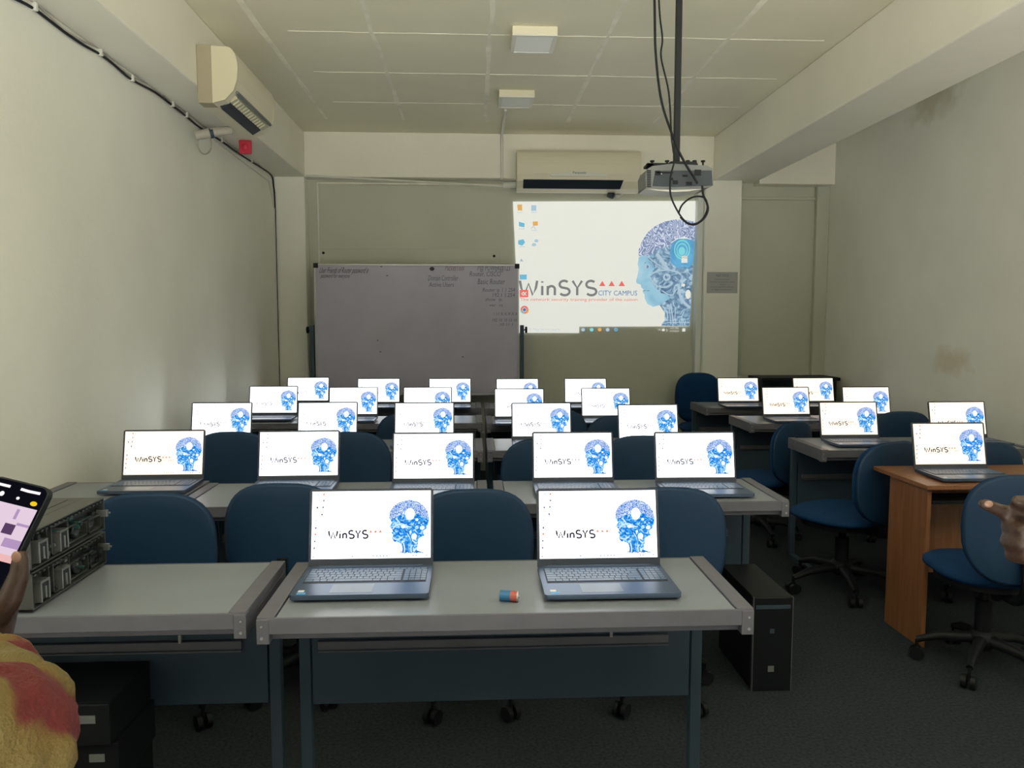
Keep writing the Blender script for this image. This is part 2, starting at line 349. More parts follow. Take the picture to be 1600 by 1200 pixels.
# filled joints between the ceiling boards, slightly ragged
jx = [at(x_, 60, z=ZC).x for x_ in (418, 585, 766, 948, 1140)]
jy = [at(800, y_, z=ZC).y for y_ in (-160, -60, 55, 117, 163)]
jb = MB()
def joint(p, q, w):
    n = 26; pts = [Vector(p).lerp(Vector(q), i/n) for i in range(n+1)]; a = []; b = []
    d = (Vector(q)-Vector(p)).normalized(); nn = Vector((-d.y, d.x, 0))
    for pt in pts: ww = w*(.45+.9*random.random()); off = nn*w*random.uniform(-.25, .25); a.append(pt+nn*ww/2+off); b.append(pt-nn*ww/2+off)
    m_ = n+1; lo = [Vector((p_.x, p_.y, ZC-.002)) for p_ in a+b]; hi = [Vector((p_.x, p_.y, ZC+.001)) for p_ in a+b]
    jb.add(lo, [(i, i+1, m_+i+1, m_+i) for i in range(n)]); jb.add(lo+hi, [(i, i+2*m_, i+1+2*m_, i+1) for i in range(n)]+[(m_+i, m_+i+1, 3*m_+i+1, 3*m_+i) for i in range(n)])
for x_ in jx: joint((x_, Y0+.2, 0), (x_, 6.9, 0), .030)
for y_ in jy: joint((XBL+.45, y_, 0), (XBR-.1, y_, 0), .013)
struct('trim_1', jb, 'joint')
struct('wall_left', MB().box(XL-.1, XL, Y0, YW+.1, 0, ZC), 'wall')
struct('wall_right', MB().box(WX, WX+.1, Y0, YW+.1, 0, ZC), 'wall_r')
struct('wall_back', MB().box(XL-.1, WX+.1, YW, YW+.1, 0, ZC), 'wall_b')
# downstand beams along the left, the right and the back, and the columns under their ends
struct('trim_2', MB().box(XL, XBL, Y0, YW, ZB, ZC), 'beam', .01)
struct('trim_3', MB().box(XBR, XBR2, Y0, YW, ZB, ZC), 'beam', .012)
struct('trim_4', MB().box(XBL, XBR, YB, YW, ZB, ZC).box(XBR2, WX, YB, YW, ZB-.03, ZC), 'beam', .006)
struct('trim_5', MB().box(XL, XBL, YB, YW, 0, ZB), 'wall', .008)
cl = at(1101, 400, y=YB).x; cr = at(1157, 400, y=YB).x
struct('trim_6', MB().box(cl, cr, YB, YW, 0, ZB), 'wall', .006)
struct('trim_7', MB().box(at(1089, 400, y=YB+.05).x, cl-.002, YB+.05, YW, 0, ZB), 'white_strip', .004)  # light spill beside the column, put in as a whiter strip
cx0 = at(1270, 400, y=YW).x
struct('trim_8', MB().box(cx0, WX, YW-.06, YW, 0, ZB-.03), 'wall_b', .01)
# panel fixed to the back wall over the whiteboard, and thin battens that frame the recess
a = at(497, 388, y=YW-.02); b = at(781, 394, y=YW-.02); bz = .9
pn = thing('wall_panel', 'greenish flat panel fixed to back wall above and behind the whiteboard', 'panel', (a.x, YW, a.z))
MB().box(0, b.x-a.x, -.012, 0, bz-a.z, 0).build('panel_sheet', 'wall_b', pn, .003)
for (px_, py_) in ((505, 395), (772, 400)):
    p = at(px_, py_, y=YW-.02); s_ = MB().lathe([(0, -.004), (.012, -.003), (.013, 0)], seg=12, mx=Matrix.Rotation(PI/2, 4, 'X')); s_.build('screw', 'blk', pn, 0, (p.x-a.x, -.012, p.z-a.z), (PI, 0, 0))
t1 = at(497, 288, y=YW-.01)
struct('trim_9', MB().box(t1.x-.012, t1.x+.004, YW-.018, YW, .6, ZB-.03), 'white_strip', .003)
struct('trim_10', MB().box(t1.x, at(785, 291, y=YW).x, YW-.03, YW, ZB-.045, ZB-.028), 'joint', .003)
struct('trim_11', MB().box(cr+.01, cx0, YW-.03, YW, ZB-.16, ZB-.13), 'wall_b', .006)

# ------------------------------------------------------------ projected picture on the back wall (drawn in wall metres)
YP = YW-.016
def pw(px_, py_): q = at(790+px_/5, 300+py_/5, y=YP); return (q.x, q.z)
pb = MB(); wpl = (Vector((0, YP, 0)), Vector((1, 0, 0)), Vector((0, 0, 1)), Vector((0, -1, 0)))
M['p_white'] = mat('projected_white', (.3, .3, .28), .7, emit=(.80, .81, .74), es=.86)
M['p_grey'] = emis('projected_grey', (.21, .215, .21), 1); M['p_red'] = emis('projected_red', (.78, .17, .14), 1)
M['p_blue'] = emis('projected_blue', (.08, .20, .42), 1); M['p_lb'] = emis('projected_light_blue', (.17, .48, .66), 1)
M['p_or'] = emis('projected_orange', (.75, .42, .12), 1); M['p_pale'] = emis('projected_pale_blue', (.42, .56, .66), 1)
M['p_cy'] = emis('projected_cyan', (.22, .68, .70), 1)
M['p_brain'] = emis_noise('projected_brain', [(.09, (.64, .70, .82)), (.18, (.46, .52, .70)), (.33, (.18, .23, .38)), (.5, (.24, .31, .48))], 1, 11, 11, 'maze')
M['p_face'] = emis_noise('projected_face', [(.3, (.16, .36, .50)), (.5, (.28, .52, .66)), (.7, (.45, .68, .76))], 1, 3.2, .5)
M['p_mech'] = emis_noise('projected_machinery', [(.32, (.09, .16, .26)), (.46, (.17, .28, .40)), (.56, (.26, .42, .56)), (.68, (.50, .64, .72))], 1, 11, 3.0)
M['p_glow'] = emis_noise('projected_glow_blue', [(.3, (.10, .30, .52)), (.7, (.16, .48, .74))], 1, 9, 1)
PM = ['p_white', 'p_grey', 'p_red', 'p_blue', 'p_lb', 'p_or', 'p_pale', 'p_cy', 'p_brain', 'p_face', 'p_mech', 'p_glow']
q = 5/1202*7.48/25   # one zoom pixel in metres
def pf(pts, mi, l=0): fill(pb, [pw(*p) for p in pts], wpl, mi, l)
pf([(57, 75), (1488, 70), (1437, 1050), (575, 1052), (575, 1102), (104, 1100)], 0)
E1 = .0006
pf([(1040,510),(1032,560),(1040,600),(1030,650),(1018,700),(1028,715),(1055,722),(1060,745),(1078,762),(1068,778),(1085,800),(1088,838),(1108,875),(1150,897),(1200,885),(1290,830),(1400,700),(1465,520),(1470,400),(1300,400),(1150,470)], 9, E1)
pf([(1110,520),(1150,560),(1165,600),(1125,650),(1130,690),(1165,740),(1215,790),(1260,800),(1290,830),(1200,880),(1245,945),(1240,1000),(1215,1046),(1436,1048),(1447,900),(1468,520),(1476,370),(1340,370),(1250,430),(1170,440),(1150,500)], 10, 2*E1)
pf([(1038,505),(1040,450),(1065,385),(1110,315),(1165,268),(1240,232),(1320,215),(1410,218),(1482,232),(1476,380),(1400,350),(1340,360),(1295,395),(1270,425),(1200,440),(1160,475),(1120,505),(1085,495)], 8, 3*E1)
pf([(1290,430),(1310,390),(1350,365),(1420,365),(1474,385),(1466,560),(1420,600),(1340,590),(1290,550),(1280,480)], 11, 4*E1)
def pdisc(x, y, rx, ry, mi, l, inner=0): u, v = pw(x, y); disc(pb, u, v, rx*q, ry*q, wpl, mi, l, 24, inner)
pdisc(1378, 450, 64, 76, 7, 5*E1, .86); pdisc(1378, 455, 45, 55, 7, 5*E1, .82); pdisc(1376, 462, 26, 32, 7, 5*E1)
pdisc(1258, 665, 30, 30, 6, 5*E1); pdisc(1258, 665, 16, 16, 10, 6*E1); pdisc(1388, 728, 14, 12, 0, 5*E1); pdisc(1425, 800, 22, 36, 0, 5*E1)
pdisc(1102, 582, 24, 17, 6, 5*E1); pdisc(1106, 584, 12, 12, 10, 6*E1)
def pr(pts, w, mi, l=5*E1): ribbon(pb, [pw(p[0], p[1]) for p in smooth_path([(a_, b_, 0) for a_, b_ in pts], 4)], w*q, wpl, mi, l)
for pts, w in [([(1140, 640), (1200, 615), (1290, 612), (1370, 640)], 13), ([(1125, 660), (1160, 720), (1230, 745), (1300, 720)], 10), ([(1180, 480), (1230, 550), (1270, 610)], 26), ([(1110, 505), (1180, 560), (1250, 600)], 8),
               ([(1350, 720), (1360, 800), (1390, 860), (1440, 905)], 22), ([(1320, 740), (1310, 800), (1270, 800), (1220, 770)], 9), ([(1225, 890), (1262, 950), (1262, 1010)], 9), ([(1290, 870), (1300, 950), (1310, 1030)], 10), ([(1270, 880), (1285, 960), (1290, 1035)], 7),
               ([(1330, 900), (1322, 980), (1330, 1030)], 7), ([(1395, 935), (1375, 980), (1400, 1030)], 8), ([(1215, 1030), (1300, 1018), (1436, 1022)], 6), ([(1165, 570), (1200, 590), (1260, 605)], 5), ([(1400, 610), (1440, 640), (1450, 690)], 6)]: pr(pts, w, 6)
pr([(1085, 560), (1105, 545), (1135, 560), (1150, 590)], 5, 10); pr([(1075, 772), (1095, 770), (1125, 772)], 5, 10)
pf([(1372, 500), (1420, 500), (1420, 553), (1372, 553)], 0, 7*E1); u, v = pw(1396, 520); text(pb, 'DOC', u, v, .03, wpl, 1, 8*E1, align='c')
u, v = pw(112, 806); u2, _ = pw(712, 806); winsys(pb, u, v, 112*q, u2-u, wpl, 1, .165, 4*E1)
for x in (755, 828, 907): pf([(x-25, 735), (x+25, 735), (x, 694)], 2, 3*E1)
u, v = pw(722, 808); u2, _ = pw(1028, 808); text(pb, 'CITY CAMPUS', u, v, .068, wpl, 3, 3*E1, wd=u2-u)
u, v = pw(112, 850); u2, _ = pw(1030, 850); text(pb, 'The network security training provider of the nation', u, v, .042, wpl, 2, 3*E1, wd=u2-u)
# desktop icons
for pts, mi in [([(90, 98), (128, 98), (130, 146), (95, 144)], 5), ([(103, 232), (148, 245), (146, 276), (103, 268)], 4), ([(98, 378), (140, 370), (152, 395), (130, 420), (98, 408)], 4), ([(212, 232), (252, 230), (252, 262), (214, 266)], 5),
                ([(110, 645), (165, 645), (165, 684), (110, 684)], 4), ([(110, 765), (177, 765), (177, 822), (110, 822)], 2), ([(200, 103), (240, 103), (240, 148), (200, 148)], 6)]: pf(pts, mi, 5*E1)
pdisc(240, 382, 16, 12, 6, 5*E1); pdisc(222, 412, 18, 12, 6, 5*E1); pr([(200, 288), (215, 270), (235, 290)], 5, 6)
u, v = pw(124, 545); text(pb, 'A', u, v, .04, wpl, 3, 5*E1, align='c'); pr([(125, 795), (142, 782), (142, 808), (125, 795)], 6, 0, 6*E1); pr([(162, 782), (150, 795), (162, 808)], 6, 0, 6*E1)
pdisc(147, 920, 31, 31, 2, 5*E1, .55); pdisc(147, 920, 17, 17, 0, 6*E1); pdisc(147, 920, 13, 13, 3, 7*E1); pr([(118, 925), (125, 942), (145, 950)], 11, 7, 6*E1); pr([(176, 915), (174, 935), (160, 947)], 11, 5, 6*E1)
for x, y in ((110, 160), (124, 288), (128, 428), (222, 160), (225, 300), (1390, 578)): pr([(x-22, y), (x+24, y)], 4, 6, 5*E1)
# taskbar: search box lettering, then icons on the unlit strip
u, v = pw(215, 1082); text(pb, 'Type here to search', u, v, .030, wpl, 6, 3*E1, wd=.26)
pdisc(192, 1074, 9, 9, 6, 3*E1, .7)
for x, mi in ((605, 6), (672, 7), (735, 5), (797, 6), (862, 3)): pdisc(x, 1076, 15, 13, mi, 3*E1)
pdisc(862, 1076, 15, 13, 4, 4*E1, .5); pdisc(1232, 1078, 12, 10, 0, 3*E1); pf([(1380, 1066), (1404, 1066), (1404, 1090), (1380, 1090)], 0, 3*E1)
u, v = pw(1318, 1070); text(pb, '4:21 PM', u, v, .024, wpl, 0, 3*E1, align='c'); u, v = pw(1318, 1092); text(pb, '8/15/2024', u, v, .022, wpl, 0, 3*E1, align='c')
pr([(1192, 1082), (1200, 1072), (1208, 1082)], 4, 0); pr([(1254, 1070), (1262, 1080), (1254, 1090)], 4, 0)
tag(pb.build('projected_picture', PM), 'bright projected computer desktop with blue head and large WinSYS lettering on back wall', 'projected image')

# ------------------------------------------------------------ whiteboard on its stand
YBD = 7.12
a = at(490, 412, y=YBD); b = at(811, 413, y=YBD); wb_w = b.x-a.x; wb_h = 1.2
wb = thing('whiteboard', 'large whiteboard with faint handwriting, standing in front of back wall beside projected picture', 'whiteboard', ((a.x+b.x)/2, YBD, 0))
zt = a.z; x0 = -wb_w/2; x1 = wb_w/2
MB().box(x0+.012, x1-.012, .004, .024, zt-wb_h, zt-.012).build('board', 'board', wb)
fr = MB()
for args in ((x0, x1, zt-.016, zt), (x0, x1, zt-wb_h-.01, zt-wb_h+.006), (x0, x0+.016, zt-wb_h, zt), (x1-.016, x1, zt-wb_h, zt)): fr.box(args[0], args[1], -.002, .03, args[2], args[3])
fr.build('frame', 'alu', wb, .002)
for sx in (x0, x1-.035): MB().box(sx-.004, sx+.039, -.005, .034, zt-.038, zt+.006).build('corner_cap', 'blk', wb, .004)
for s_, px_ in ((-1, 484), (1, 818)):
    px0 = s_*(wb_w/2+.028)
    lg = MB().box(px0-.018, px0+.018, -.01, .03, .03, at(px_, 508, y=YBD).z).box(px0-.018, px0+.018, -.3, .3, .03, .07).build('stand_post', 'panel', wb, .003)
    MB().tube([(px0, .01, at(px_, 512, y=YBD).z-.02), (px0+s_*.05, .01, at(px_, 512, y=YBD).z-.02)], .006, 8).lathe([(0, 0), (.03, 0), (.03, .018), (0, .018)], seg=14, mx=Matrix.Translation((px0+s_*.03, .01, at(px_, 512, y=YBD).z-.02)) @ Matrix.Rotation(s_*PI/2, 4, 'Y')).build('knob', 'blk', wb)
    for yy in (-.28, .28): MB().ball((px0, yy, .025), (.012, .025, .025)).build('castor', 'blk', wb)
hb = MB(); zl = zt-.35; hb.box(x0+.0, x0+.012, -.012, -.004, zl-.12, zl+.12); hb.build('hook', 'alu', wb)
bpl = (Vector((0, .0035, 0)), Vector((1, 0, 0)), Vector((0, 0, 1)), Vector((0, -1, 0)))
INK = ['ink_k', 'ink_b', 'ink_r']
def wt(s, px_, py_, hgt, mi, wd, sl=.12):
    wr = MB(); p = at(480+px_/4.444, 390+py_/4.444, y=YBD); text(wr, s, p.x-wb.location.x, p.z, hgt, bpl, 0, .001, slant=sl, wd=wd); wr.build('handwriting', INK[mi], wb)
K = 7.12/1202/4.444
wt('User Friends of Router password is', 80, 162, .075, 0, 330*K, .35); wt('password for everyone', 92, 195, .055, 0, 195*K, .3)
wt('PacketTool', 955, 145, .075, 2, 130*K); wt('P@ POWER@123', 1180, 145, .075, 1, 225*K); wt('Router, CISCO', 1125, 185, .065, 1, 215*K)
wt('Domain Controller', 838, 215, .07, 1, 205*K); wt('Active Users', 845, 258, .06, 1, 170*K); wt('Basic Router', 1180, 240, .072, 1, 190*K)
wt('Router ip 1 1 254', 1215, 292, .05, 1, 225*K); wt('192.1 1.254', 1280, 328, .05, 1, 160*K); wt('show  ip', 1235, 356, .042, 1, 115*K); wt('ver  vs', 1265, 395, .04, 1, 90*K)
wt('1 11 X X X X X', 1290, 456, .04, 1, 170*K); wt('192 10 10 10 10', 1280, 500, .04, 1, 175*K); wt('10 11 1', 1335, 530, .04, 1, 90*K)
wr = MB(); p = at(675, 420, y=YBD); disc(wr, p.x-wb.location.x, p.z, .022, .018, bpl, 0, .001); wr.build('ink_mark', 'ink_k', wb)
for x_, y_ in ((355, 105), (515, 118), (555, 180), (490, 630), (508, 710), (1080, 745)): wr = MB(); p = at(480+x_/4.444, 390+y_/4.444, y=YBD); disc(wr, p.x-wb.location.x, p.z, .009, .006, bpl, 0, .001, 8); wr.build('smudge', 'ink_b', wb)

# notice on the column
a = at(1105, 425, y=YB-.004); b = at(1152, 458, y=YB-.004)
nb = MB().box(a.x, b.x, YB-.004, YB-.0005, b.z, a.z)
npl = (Vector((0, YB-.0042, 0)), Vector((1, 0, 0)), Vector((0, 0, 1)), Vector((0, -1, 0))); ncx = (a.x+b.x)/2; nh = a.z-b.z
text(nb, 'NOTICE', ncx, a.z-nh*.22, .034, npl, 1, .0005, align='c')
for i, (s, w) in enumerate((('PLEASE DO NOT', .14), ('BRING FOOD OR DRINKS INTO THE LAB', .24), ('ROOM', .05), ('KEEP SILENT AND SWITCH OFF PHONES', .23), ('BY ORDER OF MANAGEMENT', .20))):
    text(nb, s, ncx, a.z-nh*(.38+.12*i), .016, npl, 1, .0005, align='c', wd=w)
tag(nb.build('notice', ['paper', 'ink_b']), 'small grey notice sheet on the white column right of projected picture', 'notice')

# ------------------------------------------------------------ air conditioners
def ac_unit(name, label, L_, Hh, D_, loc, rz, opened):
    "wall unit: local x along the wall, -y outwards, z up from its underside"
    t = thing(name, label, 'air conditioner', loc, rz)
    prof = [(0, Hh)]+[(-D_*.75-D_*.25*math.sin(math.radians(a_)), Hh*.62+Hh*.36*math.cos(math.radians(a_))) for a_ in range(0, 91, 15)]+[(-D_*.97, Hh*.40), (-D_*.88, Hh*.22), (-D_*.66, Hh*.06), (-D_*.35, 0), (0, 0)]
    MB().prism(prof, .02, L_-.02, 'x', 0, smooth=False).build('casing', 'ac', t, .004)
    for xa in (0, L_-.02): MB().prism([(y*1.006, z) for y, z in prof], xa, xa+.02, 'x').build('end_cap', 'ac_side' if (opened and xa == 0) else 'ac', t, .003)
    if opened:
        sl = MB()
        def slant(t0, t1, xa, xb, lift, mi, mb):
            p0 = Vector((0, -D_*.88, Hh*.22)); p1 = Vector((0, -D_*.40, Hh*.015)); n = Vector((0, -.4, -.92)).normalized()
            c0 = p0.lerp(p1, t0)+n*lift; c1 = p0.lerp(p1, t1)+n*lift; c2 = p0.lerp(p1, t0)-n*.004; c3 = p0.lerp(p1, t1)-n*.004
            vs = [(x, c.y, c.z) for c in (c0, c1, c2, c3) for x in (xa, xb)]
            mb.add(vs, [(0, 1, 3, 2), (4, 6, 7, 5), (0, 4, 5, 1), (2, 3, 7, 6), (0, 2, 6, 4), (1, 5, 7, 3)], mi)
        slant(.46, .95, L_*.1, L_*.86, .022, 0, sl); sl.build('air_slot', 'ac_dark', t)
        g = MB(); slant(.06, .42, L_*.08, L_*.88, .024, 0, g)
        for i in range(12): xx = L_*(.12+.06*i); slant(.08, .41, xx, xx+.008, .032, 0, g)
        g.build('louvre', 'ac_grille', t); MB().box(-.0015, .10, -D_*.36, 0, -.001, Hh+.001).build('back_frame', 'ac_back', t, .002)
        e_ = MB(); slant(-.12, .0, L_*.05, L_*.93, .012, 0, e_); e_.build('flap', 'proj', t)
    else:
        f = MB(); pz0, pz1 = Hh*.05, Hh*.25; y0, y1 = -D_*.64, -D_*.905
        f.add([(L_*.05, y1-.006, pz1), (L_*.86, y1-.006, pz1), (L_*.84, y0-.012, pz0), (L_*.05, y0-.012, pz0), (L_*.05, y1+.02, pz1), (L_*.86, y1+.02, pz1), (L_*.84, y0+.02, pz0), (L_*.05, y0+.02, pz0)], [(0, 3, 2, 1), (4, 5, 6, 7), (0, 1, 5, 4), (3, 7, 6, 2), (0, 4, 7, 3), (1, 2, 6, 5)])
        f.build('air_slot', 'ac_dark', t)
        n_ = 14; ar = MB(); top = [(L_*.27+L_*.46*i/n_, Hh*.38+Hh*.07*math.sin(PI*i/n_)) for i in range(n_+1)]
        ar.prism([(L_*.27, Hh*.33), (L_*.73, Hh*.33)]+top[::-1], -D_*1.01, -D_*.9, 'y'); ar.build('trim_strip', 'white_pl', t)
        bd = MB(); text(bd, 'Panasonic', L_*.5, Hh*.39, .032, (Vector((0, -D_*1.011, 0)), Vector((1, 0, 0)), Vector((0, 0, 1)), Vector((0, -1, 0))), 0, .001, align='c'); bd.build('badge', 'ink_k', t)
    return t
a = at(808, 297, y=YB-.2); b = at(1001, 297, y=YB-.2); tz = at(900, 240, y=YB-.02).z; bz = at(900, 299, y=YB-.12).z
ac_unit('air_conditioner', 'long cream air conditioner above the projected picture on the back beam', b.x-a.x, tz-bz, .215, (a.x, YB-.002, bz), 0, False)
n0 = at(306, 70, x=XBL); n1 = at(306, 158, x=XBL); f0 = at(424, 190, x=XBL+.2)
ac_unit('air_conditioner', 'yellowed air conditioner with open louvre high on the left beam', f0.y-n0.y, n0.z-n1.z, .225, (XBL+.002, n0.y, n1.z), PI/2, True)
# pipe from the open unit to the wall, with a hanging loop of wire
pa = at(305, 212, x=XL+.02); pc = at(362, 203, y=pa.y+.06)
dp = thing('drain_pipe', 'pale wrapped drain pipe between left air conditioner and left wall', 'pipe', pa)
MB().tube([(0, 0, 0), tuple((pc-pa)*.5+Vector((0, 0, .004))), tuple(pc-pa)], [.03, .031, .026], 14).build('pipe', 'duct', dp)
mid = (pc-pa)*.45; dd = (pc-pa).normalized()
MB().tube([tuple(mid-dd*.012), tuple(mid+dd*.012)], .033, 14).build('tape_band', 'panel', dp)
tag(MB().tube(smooth_path([at(x_, y_, x=XL+.03) for x_, y_ in ((309, 217), (309, 228), (314, 238), (321, 241), (328, 236), (330, 226), (329, 214))], 4), .0045, 8).build('wire_loop', 'duct'), 'thin pale wire loop hanging under the drain pipe on the left wall', 'wire')
# red alarm sounder under the left beam
p = at(384, 220, z=ZB)
al = thing('alarm_sounder', 'small red square alarm hanging under the left beam, below the left air conditioner', 'alarm', p)
MB().box(-.045, .045, -.03, .0, -.100, 0).build('housing', 'red', al, .008)
MB().lathe([(.0, .012), (.022, .010), (.026, 0)], seg=16, mx=Matrix.Translation((0, -.03, -.052)) @ Matrix.Rotation(PI/2, 4, 'X')).build('dome', 'red', al)
# lamp squares on the ceiling
def lamp(px_, py_, label):
    c = at(px_, py_, z=ZC-.05); t = thing('ceiling_lamp', label, 'ceiling light', (c.x, c.y, ZC))
    MB().box(-.135, .135, -.16, .16, -.05, 0).build('lamp_housing', 'ac', t, .005)
    fr = MB()
    for x_0, x_1, y_0, y_1 in ((-.135, .135, -.16, -.135), (-.135, .135, .135, .16), (-.135, -.11, -.135, .135), (.11, .135, -.135, .135)): fr.box(x_0, x_1, y_0, y_1, -.056, -.049)
    fr.build('lamp_frame', 'white_pl', t, .002); MB().box(-.11, .11, -.135, .135, -.053, -.048).build('diffuser', 'lamp', t)
lamp(833, 69, 'square unlit ceiling light, the nearer and larger-looking of two')
lamp(806, 160, 'square unlit ceiling light, the farther one with a white conduit running to the wall')
# conduits
c0 = at(790, 172, z=ZC-.012); X_ = c0.x
def conduit(pts, r, label, nm='conduit'): return tag(MB().tube(pts, r, 8).build(nm, 'white_pl'), label, 'conduit')
conduit([(X_, c0.y, ZC-.012), (X_, YB-.014, ZC-.012), (X_, YB-.014, ZB-.01)], .012, 'thin white conduit from the farther ceiling light down the back beam')
h1 = at(787, 291, y=YB-.02)
conduit([(XBL+.02, YB-.02, ZB+.004), (h1.x, YB-.02, h1.z)], .010, 'thin dark-edged conduit along lower edge of back beam above the whiteboard')
conduit([(h1.x-.01, YB-.03, h1.z+.005), (at(810, 290, y=YB-.03).x, YB-.03, h1.z+.012)], .028, 'short thick white pipe at left end of back air conditioner')
conduit([(at(998, 288, y=YB-.03).x, YB-.03, h1.z+.02), (at(1022, 288, y=YB-.03).x, YB-.03, h1.z+.02)], .026, 'short thick white pipe at right end of back air conditioner')
p = at(962, 306, y=YB-.06)
cm = thing('wall_camera', 'small grey camera on a white bracket under the back air conditioner', 'camera', (p.x, YB, p.z))
MB().tube([(.10, .12, .06), (.02, -.02, .0)], .016, 10).build('bracket', 'white_pl', cm)
MB().lathe([(0, 0), (.03, .005), (.033, .05), (.026, .07), (0, .07)], seg=16, mx=Matrix.Translation((-.01, -.05, -.005)) @ Matrix.Rotation(-1.2, 4, 'Y')).build('camera_body', 'proj_d', cm)
# black cable along the top of the left wall, down the corner
cp = [(15, -6), (52, 13), (98, 48), (130, 70), (155, 84), (178, 101), (205, 124), (242, 144), (268, 164), (290, 181), (312, 199), (345, 220), (366, 235), (392, 252), (406, 260), (424, 274), (428, 290)]
pts = [at(x_, y_, x=XL+.008) for x_, y_ in cp]; pts[-1].y = min(pts[-1].y, 7.3)
pts = [Vector((XL+.008, min(p_.y, YB-.012), min(p_.z, ZB-.01))) for p_ in pts]; pts += [Vector((XL+.008, YB-.012, z_)) for z_ in (2.6, 2.2, 1.6, 1.0, .4)]
cbl = thing('wall_cable', 'black cable clipped along the top of the left wall and down its far corner', 'cable', (XL, 0, 0))
MB().tube([p_-Vector((XL, 0, 0)) for p_ in smooth_path(pts, 4)], .0065, 7).build('cable', 'blk', cbl)
pts2 = [p_+Vector((.004, 0, .016+.01*math.sin(i*2.1))) for i, p_ in enumerate(pts[:15])]
for i in (1, 4, 6, 8, 9, 11, 13): p_ = pts[i]; MB().box(-.004, .02, -.009, .009, -.010, .024, mx=Matrix.Translation(p_-Vector((XL+.004, 0, 0)))).build('cable_clip', 'white_pl', cbl, .002)
tag(MB().tube(smooth_path(pts2, 4), .004, 6).build('thin_wire', 'duct'), 'thin brown wire running just above the black cable on left wall', 'wire')
w3 = [at(x_, y_, x=XL+.006) for x_, y_ in ((334, 218), (360, 238), (395, 264), (420, 283))]
w3 = [Vector((XL+.006, min(p_.y, YB-.03), p_.z)) for p_ in w3]; w3 += [Vector((XL+.006, YB-.03, z_)) for z_ in (2.5, 1.8, .6)]
tag(MB().tube(w3, .005, 6).build('thin_conduit', 'white_pl'), 'thin pale conduit below the black cable, turning down at far left corner', 'conduit')

# ------------------------------------------------------------ projector
YPJ = 3.55
c = at(1060, 274, y=YPJ); pj = thing('projector', 'grey ceiling projector seen from behind, hanging from a black pole', 'projector', c)
kx = YPJ/1202
def pq(x_, y_): p = at(990+x_/8, 220+y_/8, y=YPJ-.11)-c; return (p.x, p.z)
o_ = [pq(*p) for p in ((150, 420), (180, 345), (235, 315), (480, 285), (930, 310), (985, 345), (992, 560), (930, 585), (620, 605), (300, 600), (155, 590))]
MB().prism(o_, -.11, .05, 'y').build('housing', 'proj', pj, .008)
o2 = [pq(*p) for p in ((270, 375), (840, 372), (975, 372), (985, 560), (500, 578), (235, 565))]
MB().prism(o2, -.1125, -.108, 'y').build('rear_panel', 'proj_d', pj); rpj = bpy.data.objects['rear_panel']
o3 = [pq(*p) for p in ((150, 592), (500, 606), (890, 592), (700, 626), (500, 634), (300, 618))]
MB().prism(o3, -.10, .04, 'y').build('bottom_shell', 'white_pl', pj, .003)
vt = MB()
for i in range(10):
    u, v = pq(165, 375+i*22); vt.box(u, u+.018, -.114, -.108, v-.002, v+.002)
vt.build('vent', 'blk', pj)
po = MB()
for x_, y_, w_, h_ in ((300, 405, 60, 55), (390, 400, 200, 16), (520, 520, 60, 45), (690, 535, 70, 40), (470, 480, 40, 30), (800, 400, 80, 70), (640, 440, 60, 20)): u, v = pq(x_, y_); po.box(u-w_/8*kx/2, u+w_/8*kx/2, -.1150, -.111, v-h_/8*kx/2, v+h_/8*kx/2)
po.build('port', 'blk', rpj)
u, v = pq(345, 415); MB().ball((u, -.115, v), .0025).build('status_light', 'lamp', rpj)
u0, v0 = pq(190, 280); u1, v1 = pq(830, 280)
MB().box(u0, u1, -.08, -.05, v0-.006, v0+.008).box(-.06, .06, -.09, .09, v0-.002, v0+.014).box(u0, u0+.03, -.08, .0, v0-.006, v0+.006).box(u1-.03, u1, -.08, .0, v0-.006, v0+.006).build('mount_plate', 'blk_m', pj, .002)
for x_ in (262, 450, 565, 712, 798, 905):
    u, v = pq(x_, 240); MB().tube([(u, -.065, v0-.01), (u, -.065, v+.006)], .0045, 8).lathe([(0, 0), (.010, 0), (.010, .007), (0, .008)], (u, -.065, v), 10).build('bolt', 'blk_m', pj)
p = at(1057, 240, y=YPJ)-c
MB().box(p.x-.013, p.x+.013, -.013, .013, v0, ZC-c.z).box(-.07, .07, -.07, .07, ZC-c.z-.006, ZC-c.z).build('pole', 'blk_m', pj, .002)
def pl_(pts, dy): return smooth_path([at(x_, y_, y=YPJ+dy) for x_, y_ in pts], 6)
def in_room(pts): return [Vector((p_.x, p_.y, min(p_.z, ZC-.005))) for p_ in pts]
cable1 = pl_([(1022, -118), (1023, 20), (1025, 90), (1034, 160), (1052, 215), (1060, 235), (1072, 258), (1083, 275), (1090, 287)], -.15)
tag(MB().tube(in_room(cable1), .0055, 8).build('projector_cable', 'blk'), 'thick black cable hanging left of the projector pole and plugged into its back', 'cable')
cable2 = pl_([(1026, -118), (1030, 10), (1035, 60), (1033, 90), (1045, 145), (1049, 210), (1052, 235), (1054, 250), (1048, 275), (1047, 297), (1050, 312), (1060, 332), (1070, 345), (1083, 351), (1097, 343), (1105, 327), (1103, 312), (1095, 307), (1080, 309), (1066, 320), (1060, 334)], -.16)
tag(MB().tube(in_room(cable2), .004, 8).build('projector_cable', 'blk'), 'thinner black cable falling past the projector into a hanging loop', 'cable')
cable3 = pl_([(1097, 290), (1099, 305), (1104, 316), (1106, 328), (1100, 341), (1087, 350), (1075, 349), (1063, 339)], -.170)
tag(MB().tube(cable3, .005, 8).build('projector_cable', 'blk'), 'short black cable from projector socket joining the right side of the hanging loop', 'cable')

